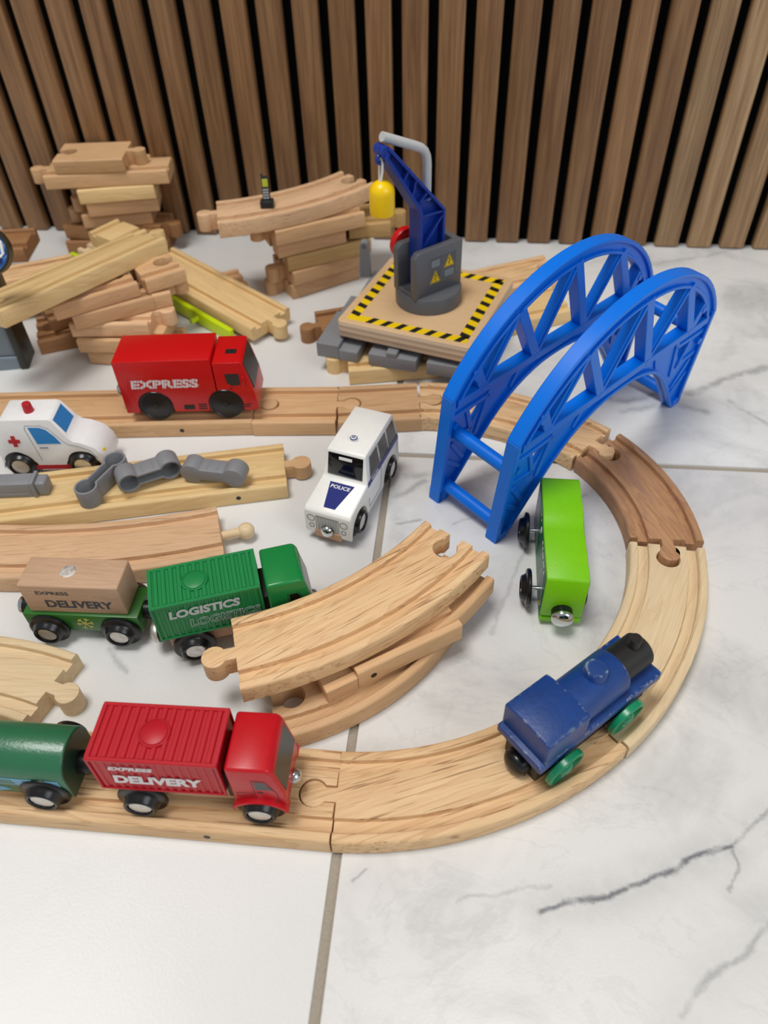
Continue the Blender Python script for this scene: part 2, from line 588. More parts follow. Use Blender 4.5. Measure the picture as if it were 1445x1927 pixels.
# ------------------------------------------------------------------ wooden track
def track_mesh(L=None, Rc=None, ang=None, th=11.0, ends=('f', 'm'), n=None):
    """local frame: centre of the piece at the origin, base at z=0; curves bend towards +y"""
    if Rc is None:
        half = L/2
        F = lambda s, t: (s, t)
        n = 1
    else:
        half = Rc*R(ang)/2
        n = n or max(8, int(abs(ang)/3))

        def F(s, t):
            e = 0
            if s > half: e, s = s-half, half
            if s < -half: e, s = s+half, -half
            a = s/Rc
            x, y = (Rc-t)*math.sin(a), Rc-(Rc-t)*math.cos(a)
            return (x+e*math.cos(a), y+e*math.sin(a))
    bm = bmesh.new()
    g = 3.0
    prof = [(10, 0), (19.2, 0), (20, .8), (20, th-1.3), (19.6, th-.5), (18.8, th), (16.3, th), (15.6, th-.5), (15.2, th-g), (10, th-g)]
    ss = [-half+2*half*i/n for i in range(n+1)]
    for sg in (1, -1):
        t = bmesh.new()
        rows = []
        for s in ss:
            rows.append([t.verts.new((*F(s, sg*p), z)) for p, z in prof])
        for A, B in zip(rows, rows[1:]):
            for k in range(len(prof)):
                j = (k+1) % len(prof)
                t.faces.new((A[k], A[j], B[j], B[k]))
        t.faces.new(rows[0]); t.faces.new(rows[-1])
        bmesh.ops.recalc_face_normals(t, faces=t.faces)
        merge(bm, t)
    # centre slab with its pin or socket
    rp, cp, nk = 5.8, 9.6, 3.2

    def endpts(kind, sgn):
        """points from t=+10*sgn ... to t=-10*sgn beyond end (local: e outwards, t)"""
        if kind == 'm':
            ph = math.asin(nk/rp)
            a = [PI-ph-(2*PI-2*ph)*i/16 for i in range(17)]
            return [(0, 10), (0, nk)] + [(cp+rp*math.cos(x), rp*math.sin(x)) for x in a] + [(0, -nk), (0, -10)]
        if kind == 'f':
            r2, n2 = rp+.4, nk+.45
            ph = math.asin(n2/r2)
            a = [ph+(2*PI-2*ph)*i/16 for i in range(17)]
            return [(0, 10), (0, n2)] + [(-cp+r2*math.cos(x), r2*math.sin(x)) for x in a] + [(0, -n2), (0, -10)]
        return [(0, 10), (0, -10)]
    poly = []
    poly += [F(half+e, t) for e, t in endpts(ends[1], 1)]
    poly += [F(s, -10) for s in ss[::-1][1:-1]]
    poly += [F(-half-e, -t) for e, t in endpts(ends[0], 1)]
    poly += [F(s, 10) for s in ss[1:-1]]
    t = bmesh.new()
    lo = [t.verts.new((x, y, 0)) for x, y in poly]
    hi = [t.verts.new((x, y, th)) for x, y in poly]
    k = len(poly)
    t.faces.new(lo[::-1]); top = t.faces.new(hi)
    for i in range(k): t.faces.new((lo[i], lo[(i+1) % k], hi[(i+1) % k], hi[i]))
    bmesh.ops.recalc_face_normals(t, faces=t.faces)
    bmesh.ops.bevel(t, geom=list(top.edges), offset=.6, segments=2, affect='EDGES', profile=.5, clamp_overlap=True)
    merge(bm, t)
    return bm, F, half


TG = 'wooden toy tracks'


def track(label, mat, x, y, rz, z=0, L=None, Rc=None, ang=None, th=11.0, ends=('f', 'm'), rx=0, ry=0, holes=(), flip=False, name=None):
    bm, F, half = track_mesh(L, Rc, ang, th, ends)
    if flip:   # upside down, curve still towards +y
        bmesh.ops.transform(bm, matrix=Matrix.Translation((0, 0, th)) @ Matrix.Diagonal((1, 1, -1, 1)), verts=bm.verts)
        bmesh.ops.reverse_faces(bm, faces=bm.faces)
    o = obj(name or ('straight_track' if Rc is None else 'curved_track'), bm, mat)
    place(o, x, y, z, rz, rx, ry)
    tag(o, label, 'toy track', TG)
    for s, side in holes:
        hb = bmesh.new()
        px, py = F(s, side*20.0)
        p2, q2 = F(s, side*21.0)
        lathe(hb, [(1.5, -.6), (1.5, .08), (0, .08)], 14, AX((p2-px, q2-py, 0), (px, py, th*.5)))
        obj('peg_hole_shade', hb, 'bwood', o)  # flat dark disc: the shade of a bored hole put in as colour
    return o


def curve(label, mat, cx, cy, Rc, a0, a1, **kw):
    am = R((a0+a1)/2)
    return track(label, mat, cx+Rc*math.cos(am), cy+Rc*math.sin(am), math.degrees(am)+90, Rc=Rc, ang=a1-a0, **kw)


def edge(label, mat, mx, my, rz, L, zt, th=11.5, **kw):
    return track(label, mat, mx, my, rz, z=zt-th, L=L, th=th, **kw)


# --- the loop
track('long pale straight track under the red delivery truck, front of the loop', 'pine', -152.0, 130.64, 1.04, L=216.6, ends=('n', 'f'), holes=((57, -1),))
curve('pale streaky curved track under the back of the blue steam engine', 'pine', -50.9, 298.5, 166.2, -87.4, -45.6, ends=('m', 'f'))
curve('pale curved track on the right under the front of the blue steam engine', 'cream', -46.9, 294, 160.7, -45.1, -2.2, ends=('m', 'f'))
curve('dark brown stained curved track at the right of the loop', 'walnut', -3.4, 289.4, 117.7, 1.3, 42.0, ends=('m', 'f'))
curve('pale curved track passing behind the foot of the blue bridge', 'pine', -17.9, 255.1, 151.5, 49.6, 94.6, ends=('m', 'f'))
track('short beech straight track joined to the pale curve by the blue bridge', 'beech', -57.6, 401.3, 9.2, L=54.3, ends=('f', 'm'))
track('short beech straight track just ahead of the red express truck', 'beech', -112.2, 394.4, 5.2, L=54.6, ends=('f', 'm'))
track('long beech straight track under the red express truck', 'beech', -248, 380.2, 6.6, L=217, ends=('n', 'm'), holes=((62, -1),))

# --- loose tracks inside the loop
X = track('yellow pine straight track carrying the grey plastic connectors', 'pine2', -192.2, 312.4, 15.3, L=175, ends=('n', 'n'), holes=((58, -1),))
b = bmesh.new()
prism(b, [(0, 3), (5, 3)] + [(10+6*math.cos(a), 6*math.sin(a)) for a in [R(150-300*i/14) for i in range(15)]] + [(5, -3), (0, -3)], 'z', 1, 10.4, .4, 1)
p = obj('connector_pin', b, 'beech', X); p['label'] = 'darker beech connector pin'
p.location = (87.5*MM, 0, 0)
Y = curve('rough sawn beech curved track with a ball-headed dowel pin', 'pinkbeech', -274.8, 635.5, 386, -90.3, -68.4, ends=('n', 'n'), th=12)
b = bmesh.new()
lathe(b, [(0, -4), (2.6, -4), (2.6, 9), (2.9, 9.6)] + [(4.9*math.sin(R(a)), 14-4.9*math.cos(R(a))) for a in range(36, 181, 12)], 20, AX('x'))
p = obj('ball_pin', b, 'cream', Y); p['label'] = 'pale turned dowel pin with a round ball head'
ha = R((90.3-68.4)/2)
p.location = (386*math.sin(ha)*MM, (386-386*math.cos(ha))*MM, 6.5*MM); p.rotation_euler = (0, 0, ha)
curve('pale curved track with a round pin lying behind the dark green carriage', 'cream', -230, 10, 166, 74.7, 112, ends=('m', 'n'), th=12)
# stack in the middle of the loop
curve('brown beech curved track with an open socket, bottom of the middle stack', 'beech', -114.8, 276, 108.8, -71.5, -22, ends=('f', 'n'), th=12)
sw = thing('switch_track', 'beech switch track between two curves in the middle stack', 'toy track', -35.5, 211, 12.06, 34.5, group=TG)
bm, F, hf = track_mesh(L=56, th=12, ends=('n', 'n'))
bmesh.ops.translate(bm, vec=(8, 0, 0), verts=bm.verts)
box(bm, -36, -20, -20, 20, 0, 7.5, .5, 1)
box(bm, -36, -20, -20, -15.5, 7.5, 8.6, .4, 1)
obj('straight_branch', bm, 'beech', sw)
bm, F, hf = track_mesh(Rc=166, ang=14, th=11.5, ends=('n', 'n'))
cb = obj('curved_branch', bm, 'beech', sw)
lx, ly = (-8.0+35.5), (237.5-211)
cs, sn = math.cos(R(-34.5)), math.sin(R(-34.5))
cb.location = ((lx*cs-ly*sn)*MM, (lx*sn+ly*cs)*MM, 0); cb.rotation_euler = (0, 0, R(20))
b = bmesh.new()
lathe(b, [(1.6, -.6), (1.6, .1), (0, .1)], 14, AX('y', (-12, -20, 5), True))
obj('peg_hole_shade', b, 'bwood', sw)  # dark disc painted in for the hole's shaded inside, nothing is bored
curve('pale curved track with a round pin on top of the middle stack', 'pine', -161, 358, 187.5, -69.6, -31, z=24.2, ends=('m', 'f'))


# ------------------------------------------------------------------ wheels
def wheel(parent, x, y, z, side, rf=10.5, rt=9.0, hubr=4.6, mat='black', hubmat='hub', w=6.0):
    """flanged wheel; y is the inner face, side +1/-1 points outwards"""
    b = bmesh.new()
    lathe(b, [(2, 0), (rf-.5, 0), (rf, .6), (rf, 1.6), (rf-.5, 2.2), (hubr+3.2, 2.7), (hubr+2.5, 3.6), (hubr+2.1, w-.5), (hubr+1.6, w), (hubr+1.0, w), (hubr+.5, w-.5), (hubr+.4, w-1.4), (0, w-1.4)], 32,
          AX('y', (0, 0, 0), side < 0))
    o = obj('wheel', b, mat, parent)
    o.location = (x*MM, y*MM, z*MM)
    b = bmesh.new()
    lathe(b, [(hubr+.3, w-1.6), (hubr, w-.9), (hubr*.6, w-.7), (0, w-.6)], 24, AX('y', (0, 0, 0), side < 0), cap=False)
    obj('hub_cap', b, hubmat, o)
    return o


def coupler(parent, x, z, sgn, r=4.6, ball='chrome', collar='black', y=0):
    b = bmesh.new()
    lathe(b, [(r*.95, 0), (r*.95, 4.2), (r*.8, 4.6), (0, 4.6)], 24, AX('x', (0, 0, 0), sgn < 0))
    o = obj('coupler', b, collar, parent); o.location = (x*MM, y*MM, z*MM)
    b = bmesh.new()
    lathe(b, [(r, 4.2), (r, 5.0)] + [(r*math.cos(R(a)), 5.0+3.0*math.sin(R(a))) for a in range(10, 91, 16)], 24, AX('x', (0, 0, 0), sgn < 0))
    obj('magnet', b, ball, o)
    return o


# ------------------------------------------------------------------ ribbed delivery trucks
def container_truck(name, label, x, y, z, rz, cmat, kmat, red):
    t = thing(name, label, 'toy truck', x, y, z, rz)
    # container, its middle at x=0, base 20 above the wheels' contact
    L, W, z0, z1 = 51.5, 25.0, 20.0, 45.0
    b = bmesh.new()
    box(b, -L/2+.8, L/2-.8, -W/2+.8, W/2-.8, z0+.3, z1-.8)
    fr = 1.7
    for ya in (-W/2, W/2-fr): box(b, -L/2, L/2, ya, ya+fr, z1-1.6, z1, .3, 1)
    for xa in (-L/2, L/2-fr): box(b, xa, xa+fr, -W/2+fr-.25, W/2-fr+.25, z1-1.6, z1-.02, 0)
    for sy in (-1, 1):
        ya = -W/2 if sy < 0 else W/2-.8
        for xa in (-L/2, L/2-1.2): box(b, xa+.02, xa+1.18, ya+.02, ya+.78, z0+.3, z1-.8, .2, 1)
        box(b, -L/2+.01, L/2-.01, ya+.01, ya+.79, z0, z0+1.2, .2, 1)
    obj('container', b, cmat, t)
    nrib = 13
    b = bmesh.new()
    for i in range(nrib):
        cx = -L/2+fr+1.9+i*(L-2*fr-3.8)/(nrib-1)
        prism(b, [(cx-1.25, z1-.9), (cx+1.25, z1-.9), (cx+.75, z1-.05), (cx-.75, z1-.05)], 'y', -W/2+fr, W/2-fr)
    obj('roof_ribs', b, cmat, t)
    for sy in (-1, 1):
        b = bmesh.new()
        for i in range(15):
            cx = -L/2+2.8+i*(L-5.6)/14
            prism(b, [(cx-1.1, sy*(W/2-.9)), (cx+1.1, sy*(W/2-.9)), (cx+.7, sy*(W/2-.45)), (cx-.7, sy*(W/2-.45))], 'z', z0+1.2, z1-1.6)
        obj('side_ribs', b, cmat, t)
    b = bmesh.new()
    cx = -1.5 if red else -4
    lathe(b, [(6.3, z1-.9), (6.3, z1+.1), (6.0, z1+.35), (5.7, z1+.35), (5.5, z1-.1), (5.25, z1-.1), (5.1, z1+.35), (4.8, z1+.5), (0, z1+.5)], 36, Matrix.Translation((cx, 0, 0)))
    obj('roof_button', b, cmat, t)
    # chassis
    b = bmesh.new()
    box(b, -L/2+3, L/2+17, -8.5, 8.5, 8, 20.2, .8)
    obj('chassis', b, 'chassis', t)
    b = bmesh.new()
    box(b, L/2-1, L/2+6, -9.5, 9.5, 13, 33, .6)
    obj('gap_block', b, 'bwood', t)
    # cab
    c0, c1 = L/2+2.2, L/2+24.0
    zt = 43.5
    prof = [(c0, 13), (c1-1, 13), (c1, 15), (c1-.2, 24), (c1-3.2, zt-3), (c1-4.4, zt-.8), (c1-6, zt), (c0, zt)]
    b = bmesh.new()
    prism(b, prof, 'y', -12.6, 12.6, 1.5, 3, ang=38)
    k = obj('cab', b, kmat, t, 45)
    b = bmesh.new()
    ws = [(c1+.05, 24.5), (c1-2.95, zt-4.2), (c1-3.6, zt-4.4), (c1-.8, 24.5)]
    prism(b, ws, 'y', -10.6, 10.6, .1, 1)
    obj('windscreen', b, 'dglass', k)
    for sy in (-1, 1):
        yy = 12.62*sy
        b = bmesh.new()
        prism(b, [(c1-11.5, 28), (c1-4.6, 28), (c1-7.6, 34.5), (c1-11.5, 34.5)], 'y', yy-.08, yy+.08)
        obj('side_window', b, 'dglass' if red else 'glass', k)
        b = bmesh.new()
        dp = [(c1-12.3, 19.5), (c1-8, 18.2), (c1-3.0, 18.2), (c1-3.3, 25.5), (c1-7, 35.5), (c1-12.3, 35.5)]
        tube(b, [(u, yy, v) for u, v in dp], .14, 6, True)
        tube(b, [(c1-19.5, yy, 21.5), (c1-13.5, yy, 21.5), (c1-13.5, yy, 24.5), (c1-19.5, yy, 24.5)], .14, 6, True)
        box(b, c1-11, c1-8.8, yy-.15, yy+.15, 25, 25.9)
        obj('door_line', b, 'bwood', k)
        # fender over the front wheel
        b = bmesh.new()
        fx = c1-11.5
        o_ = [(fx+11.8*math.cos(R(a)), 10.5+9.6*math.sin(R(a))) for a in range(8, 173, 12)]
        i_ = [(fx+10.4*math.cos(R(a)), 10.5+8.0*math.sin(R(a))) for a in range(172, 7, -12)]
        prism(b, o_+i_, 'y', *sorted((sy*9, sy*14.6)), .3, 1)
        obj('fender', b, kmat, k)
    for wx, hm in ((-11.5, 'hub'), (c1-11.8, 'hub')):
        for sy in (-1, 1): wheel(t, wx, sy*10.2, 10.5, sy, 10.5, 9.2, 4.6, w=6.2)
    coupler(t, -L/2+1.5, 12.5, -1, 5.6, 'hub')
    coupler(t, c1-4.5, 14.5, 1, 3.4)
    return t


rt_ = container_truck('delivery_truck', 'red delivery truck with ribbed container on the front straight track', -110.3, 131.6, 8, 2.2, 'red', 'redb', True)
text(rt_, 'EXPRESS', 3.6, (-9.7, -12.35, 38.2), NEAR, 'lettering', .14, .25, 18.0)
text(rt_, 'DELIVERY', 8.2, (-1.2, -12.35, 29.0), NEAR, 'lettering', .4, .1, 36)
gt_ = container_truck('logistics_truck', 'green truck with ribbed container and white lettering beside the middle stack', -118.2, 215.2, 0, 21.2, 'green', 'greenb', False)
text(gt_, 'LOGISTICS', 7.2, (-2.0, -12.35, 37.2), NEAR, 'lettersilver', .34, .12, 33.5)
text(gt_, 'LOGISTICS', 7.2, (6.5, -12.35, 28.8), NEAR, 'lettersilver', .2, .12, 34, outline=.13, name='outline_lettering')

# ------------------------------------------------------------------ green wagon with cargo block
wg = thing('flat_wagon', 'dark green flat wagon with a gold snowflake under the cargo block', 'toy wagon', -184.0, 215.2, 0, 2.7)
b = bmesh.new(); box(b, -29.5, 29.5, -9.8, 9.8, 7.5, 20.2, .6, 2); obj('body', b, 'wgreen', wg)
for wx in (-18, 19):
    for sy in (-1, 1): wheel(wg, wx, sy*9.9, 10.2, sy, 10.2, 9.0, 4.6)
coupler(wg, -29.2, 14.5, -1, 5.0); coupler(wg, 29.2, 14.5, 1, 5.0, 'black')
b = bmesh.new()
for k in range(3):
    a = R(10+60*k)
    ca, sa = math.cos(a), math.sin(a)
    for sg in (1, -1):
        e = (sg*4.3*ca, sg*4.3*sa)
        tube(b, [(0, 0, 0), (e[0], e[1], 0)], .28, 6)
        for da in (50, -50):
            a2 = a+R(da)
            q0 = (sg*2.9*ca, sg*2.9*sa)
            tube(b, [(q0[0], q0[1], 0), (q0[0]+sg*1.5*math.cos(a2), q0[1]+sg*1.5*math.sin(a2), 0)], .25, 6)
sf = obj('snowflake', b, 'gold', wg); sf.location = (1.2*MM, -9.8*MM, 13.8*MM); sf.rotation_euler = NEAR
cg = thing('cargo_block', 'wooden cargo block printed express delivery on the green wagon', 'toy cargo', -184.6, 216.2, 20.25, 2.7)
b = bmesh.new(); box(b, -25, 25, -9.3, 9.3, 0, 20.6, .9, 3); obj('block', b, 'cargo', cg)
b = bmesh.new(); lathe(b, [(3.9, 20.0), (3.9, 20.7), (3.6, 20.75), (0, 20.75)], 28, Matrix.Translation((-2.5, .5, 0))); obj('magnet_disc', b, 'hub', cg)
text(cg, 'EXPRESS', 3.4, (-9.0, -9.3, 15.2), NEAR, 'lettergrey', .1, 0, 16.5)
text(cg, 'DELIVERY', 7.4, (2.0, -9.3, 6.8), NEAR, 'lettergrey', .3, 0, 34)


# ------------------------------------------------------------------ dark green carriage on the front straight
cr = thing('carriage', 'dark green round-roofed carriage coupled behind the red delivery truck', 'toy wagon', -187.4, 129.8, 8.05, 1.0)
prof = [(-12, 6.5), (-12, 19)] + [(-12*math.cos(R(a)) if 0 else -11.9*math.cos(R(a)), 21+11*math.sin(R(a))) for a in range(6, 180, 12)] + [(12, 19), (12, 6.5)]
b = bmesh.new(); prism(b, prof, 'x', -35, 36, .8, 2, ang=40); cb_ = obj('body', b, 'dgreen', cr, 50)
b = bmesh.new(); prism(b, [(u*.985, 20+(v-20)*.985) for u, v in prof], 'x', 35.6, 36.3, .3, 1); obj('end_panel', b, 'dgreen2', cr)
b = bmesh.new(); box(b, -34, 33, -12.25, -12.0, 15.4, 20.6, .1, 1); obj('window_band', b, 'sky', cb_)
b = bmesh.new()
for i in range(4):
    xa = -32+i*16.5
    for (u0, u1, v0, v1) in ((0, 5.2, 18.6, 19.8), (6.2, 11.8, 18.6, 19.8), (.5, 12.5, 16.4, 17.8)):
        box(b, xa+u0, xa+u1, -12.35, -12.2, v0, v1)
obj('window_panes', b, 'dgreen', cb_)
b = bmesh.new(); prism(b, [(-2, 10.5), (3, 8.2), (9.5, 10.5), (4, 13)], 'y', -12.2, -12.0)
obj('diamond_mark', b, 'sky', cb_)
for wx in (-22, 24.5):
    for sy in (-1, 1): wheel(cr, wx, sy*11.0, 10.5, sy, 10.5, 9.2, 4.8)
coupler(cr, 36, 15, 1, 5.2, 'black'); coupler(cr, -35, 15, -1, 5.2, 'black')

# ------------------------------------------------------------------ red express truck
ex = thing('express_truck', 'bright red box truck with stencilled express lettering on the rear track', 'toy truck', -190.2, 387.2, 11.05, 7.3)
L, W = 61.0, 30.8
b = bmesh.new()


def arches(x0, x1, zb, zt, cx, r):
    pts = [(x0, zt), (x0, zb)]
    for c in cx:
        pts += [(c-r*math.cos(R(a)), zb+ (r*.93)*math.sin(R(a))) for a in range(0, 181, 15)]
    return pts+[(x1, zb), (x1, zt)]


prism(b, arches(-L/2, L/2, 6.0, 45.5, [-10.5], 11.4), 'y', -W/2, W/2, .6, 2, ang=40)
obj('body', b, 'red2', ex)
c0, c1 = L/2+.8, L/2+25
prof = [(c0-8.2, 6.0)] + [(35.0-11.4*math.cos(R(a)), 6.0+10.6*math.sin(R(a))) for a in range(0, 181, 15)] + [(c1-1.0, 6.0), (c1+.3, 8.0), (c1-.8, 20), (c1-5.6, 41.5), (c1-7, 42.6), (c0, 42.6), (c0, 20)]
b = bmesh.new(); prism(b, prof, 'y', -W/2, W/2, 1.0, 3, ang=38); k = obj('cab', b, 'red2', ex, 45)
b = bmesh.new(); prism(b, [(c1-.55, 22), (c1-5.1, 40.8), (c1-6.0, 40.6), (c1-1.6, 22)], 'y', -13, 13, .15, 1); obj('windscreen', b, 'dglass', k)
for sy in (-1, 1):
    yy = sy*(W/2+.02)
    b = bmesh.new(); prism(b, [(c0+7.0, 27.6), (c0+10.2, 25.4), (c0+15.4, 26.0), (c0+15.4, 34.6), (c0+6.4, 34.6)], 'y', yy-.1, yy+.1); obj('side_window', b, 'dglass', k)
    b = bmesh.new()
    box(b, 7.5, 14.5, yy-.1, yy+.1, 8.0, 11.6)
    for i in range(3): box(b, 17, 22.5, yy-.1, yy+.1, 7.8+i*1.7, 8.7+i*1.7)
    for i in range(2): box(b, c1-9, c1-5.2+i, yy-.1, yy+.1, 8.5+i*1.7, 9.3+i*1.7)
    box(b, c0+8.5, c0+10, yy-.1, yy+.1, 23.3, 24.1)
    obj('vent_marks', b, 'bwood', ex)
    b = bmesh.new(); box(b, c0+17.0, c0+18.4, yy-.9, yy+.9, 25.5, 32.5, .5, 2); obj('door_handle', b, 'red2', k)
b = bmesh.new()
box(b, c0+7, c0+14, -5, 0, 42.55, 42.8, .05, 1)
for u, v, d, e in ((c0+7, c0+14, -4.6, -3.4), (c0+8.5, c0+12.5, -3.4, -2.2), (c0+9.7, c0+11.2, -2.2, -1)): box(b, u, v, d, e, 42.7, 42.95)
obj('roof_mark', b, 'bwood', k)
b = bmesh.new(); lathe(b, [(1.3, 45.2), (1.3, 45.58), (.9, 45.58), (.8, 45.3), (0, 45.3)], 16, Matrix.Translation((-L/2+6, 0, 0))); obj('screw_hole', b, 'redp', ex)
b = bmesh.new(); box(b, -26, 48, -9, 9, 6, 14, .5, 1); obj('chassis', b, 'bwood', ex)
for wx in (-10.5, 35.0):
    for sy in (-1, 1):
        b = bmesh.new()
        lathe(b, [(2, 0), (10.3, 0), (10.6, .5), (10.6, 3.9), (10.2, 4.5), (9.2, 4.7), (8.8, 4.3), (3.5, 4.6), (2.4, 4.9), (0, 4.9)], 36, AX('y', (0, 0, 0), sy < 0))
        o = obj('wheel', b, 'black', ex); o.location = (wx*MM, sy*11.4*MM, 11.4*MM); o.scale = (1.07, 1, 1.07)
        b = bmesh.new()
        lathe(b, [(1.8, 4.8), (1.7, 5.4), (0, 5.5)], 12, AX('y', (0, 0, 0), sy < 0)); obj('hub_cap', b, 'bwood', o)
coupler(ex, -L/2-.0, 14, -1, 5.0)
text(ex, 'EXPRESS', 8.2, (-1.5, -W/2-.02, 28.0), NEAR, 'lettering', .42, .06, 43)
b = bmesh.new()
for i in range(24):
    xa = -24.5+i*1.93
    box(b, -.11, .11, -.1, .1, -5.2, 5.2, mat=Matrix.Translation((xa, 0, 0)) @ Matrix.Rotation(R(12), 4, 'Y'))
st_ = obj('stencil_bars', b, 'red2', ex); st_.location = (0, (-W/2-.1)*MM, 28*MM)

# ------------------------------------------------------------------ police car  (x forward)
pc = thing('police_car', 'white wooden police car with blue bonnet badge parked beside the bridge', 'toy car', -58.6-.0, 331.4, 0, 254.8)
prof = [(-23.5, 5.5), (-23.5, 26), (-20.5, 43.2), (-19, 44), (19.5, 44), (21.0, 43), (24.5, 28), (26, 26.5), (48.5, 24.2), (50.5, 22.5), (51.2, 8), (50, 5)]
rear, front = -9.5, 37.6
low = [(50.3, 5.5)] + [(front+11.0*math.cos(R(a)), 5.5+13.2*math.sin(R(a))) for a in range(0, 181, 15)] + [(rear+11.0*math.cos(R(a)), 5.5+13.2*math.sin(R(a))) for a in range(0, 181, 15)]
bm = bmesh.new()
prism(bm, prof[:-1] + low, 'y', -14.2, 14.2, 1.7, 3, ang=42)
for v in bm.verts:   # cabin tapers inwards towards the roof
    if v.co.z > 25 and v.co.x < 27:
        v.co.y *= 1-.18*(v.co.z-25)/19
body = obj('body', bm, 'white', pc, 50)
box_ = bmesh.new(); box(box_, -20, 51.6, -8.2, 8.2, 4.2, 10, .5, 1); obj('chassis', box_, 'chassis', pc)
b = bmesh.new(); prism(b, [(21.3, 42.2), (24.75, 28.8), (24.2, 28.4), (20.6, 42.0)], 'y', -10.7, 10.7, .2, 1); ws = obj('windscreen', b, 'glass', body)
b = bmesh.new(); prism(b, [(21.85, 40.6), (22.35, 38.8), (22.1, 38.7), (21.6, 40.5)], 'y', -4, 4, .05, 1); obj('mirror_mark', b, 'white', body)


def sidey(zv, sy): return sy*14.2*(1-.18*max(0, zv-25)/19) + sy*.06


for sy in (1, -1):
    def panel(nm, pts, mat, sy=sy):
        bb = bmesh.new()
        vs = [bb.verts.new((u, sidey(v, sy)+.06*sy, v)) for u, v in pts]
        f = bb.faces.new(vs if sy < 0 else vs[::-1])
        r = bmesh.ops.extrude_face_region(bb, geom=[f])
        bmesh.ops.translate(bb, vec=(0, -.25*sy, 0), verts=[v for v in r['geom'] if isinstance(v, bmesh.types.BMVert)])
        bmesh.ops.recalc_face_normals(bb, faces=bb.faces)
        return obj(nm, bb, mat, body, 0)
    panel('side_window', [(6, 28.3), (19.6, 28.3), (16.3, 40.2), (6, 40.2)], 'dglass')
    panel('side_window', [(-7.5, 28.3), (4.2, 28.3), (4.2, 40.6), (-6.8, 40.6)], 'dglass')
    panel('side_window', [(-20.5, 28.3), (-9.3, 28.3), (-8.6, 40.6), (-18.8, 40.6)], 'dglass')
    panel('side_stripe', [(-22.5, 24.6), (24.5, 24.6), (23.8, 27.6), (-22.3, 27.6)], 'navyp')
    t_ = text(body, 'POLICE', 2.4, (14, sidey(26, sy)+.1*sy, 26.1), (PI/2, 0, PI if sy > 0 else 0), 'white', .04, 0, 9)
    b = bmesh.new()
    tube(b, [(5, sidey(v, sy), v) if 0 else (u, sidey(v, sy), v) for u, v in ((21, 24), (20.4, 28), (16.8, 41), (5.2, 41), (5.2, 24), (6, 12), (8, 9.5), (24, 9.5), (24, 16))], .13, 6)
    obj('door_line', b, 'lettergrey', body)
b = bmesh.new()
zz = lambda u: 26.5-(u-26)*2.3/22.5+.06
vs = [b.verts.new((u, v, zz(u)+.1)) for u, v in ((28.2, 7.5), (28.2, -7.5), (46.8, -3.4), (46.8, 3.4))]
f = b.faces.new(vs); r_ = bmesh.ops.extrude_face_region(b, geom=[f]); bmesh.ops.translate(b, vec=(0, 0, -.4), verts=[v for v in r_['geom'] if isinstance(v, bmesh.types.BMVert)])
bmesh.ops.recalc_face_normals(b, faces=b.faces)
obj('bonnet_badge', b, 'navyp', body, 0)
tx = text(body, 'POLICE', 3.5, (31.4, 0, zz(31.4)+.22), (0, 0, 0), 'white', .07, 0, 11.6)
tx.rotation_euler = (Matrix.Rotation(R(90), 3, 'Z') @ Matrix.Rotation(R(5.8), 3, 'X')).to_euler()
b = bmesh.new()
xf_ = lambda z: 50.5+(22.5-z)*.7/14.5+.08
for v in [-5.0+i*1.0 for i in range(11)]: tube(b, [(xf_(20), v, 19.6), (xf_(9), v, 10)], .15, 6)
for v in (-6.4, 6.4): tube(b, [(xf_(20), v-.5, 20), (xf_(9), v-.5, 9), (xf_(9), v+.5, 9), (xf_(20), v+.5, 20)], .13, 6, True)
tube(b, [(xf_(20), -6.8, 20), (xf_(20), 6.8, 20)], .15, 6)
for sy in (-1, 1):
    for (cy_, cz, r) in ((10, 17.6, 2.2), (9.7, 12.0, 1.5)):
        tube(b, [(xf_(cz+r*math.sin(R(a))), sy*cy_+r*math.cos(R(a)), cz+r*math.sin(R(a))) for a in range(0, 360, 20)], .13, 6, True)
obj('grille_print', b, 'hblack', body)
for wx in (rear, front):
    for sy in (-1, 1): wheel(pc, wx, sy*9.6, 10.4, sy, 10.4, 9.4, 4.6, w=6.6)
coupler(pc, 46.8, 11, 1, 3.9, 'chrome', 'chassis')
b = bmesh.new(); lathe(b, [(2.2, 43.8), (2.0, 45.4), (1.5, 46.2), (0, 46.4)], 20, Matrix.Translation((9.4, 0, 0))); bc = obj('beacon', b, 'white', pc)
b = bmesh.new()
for r, z in ((1.9, 45.6), (.75, 46.35)): tube(b, [(9.4+r*math.cos(R(a)), r*math.sin(R(a)), z) for a in range(0, 360, 20)], .3, 6, True)
obj('beacon_ring', b, 'navyp', bc)

# ------------------------------------------------------------------ ambulance
am = thing('ambulance', 'white toy ambulance with a red cross and red beacon', 'toy car', -260, 334, 0, 6.5)
arc = lambda c, r, zz_: [(c+r*math.cos(R(a)), zz_+r*math.sin(R(a))) for a in range(0, 181, 15)]
am_low = [(26+11.6*math.cos(R(a)), 6+12.4*math.sin(R(a))) for a in range(0, 181, 15)]+[(-13+11.6*math.cos(R(a)), 6+12.4*math.sin(R(a))) for a in range(0, 166, 15)]
prof = [(-24.5, 8), (-22.5, 24), (-16.5, 43), (-15, 44), (13, 44), (15.5, 43), (21, 31.5), (24, 28), (29, 26.8), (36, 23), (40, 16.5), (41, 9), (40, 6)]+am_low
bm = bmesh.new(); prism(bm, prof, 'y', -12, 12, 1.6, 3, ang=44)
for v in bm.verts:
    if v.co.z > 24: v.co.y *= 1-.16*(v.co.z-24)/20
ab = obj('body', bm, 'white2', am, 55)
sidea = lambda zv, sy: sy*12*(1-.16*max(0, zv-24)/20)


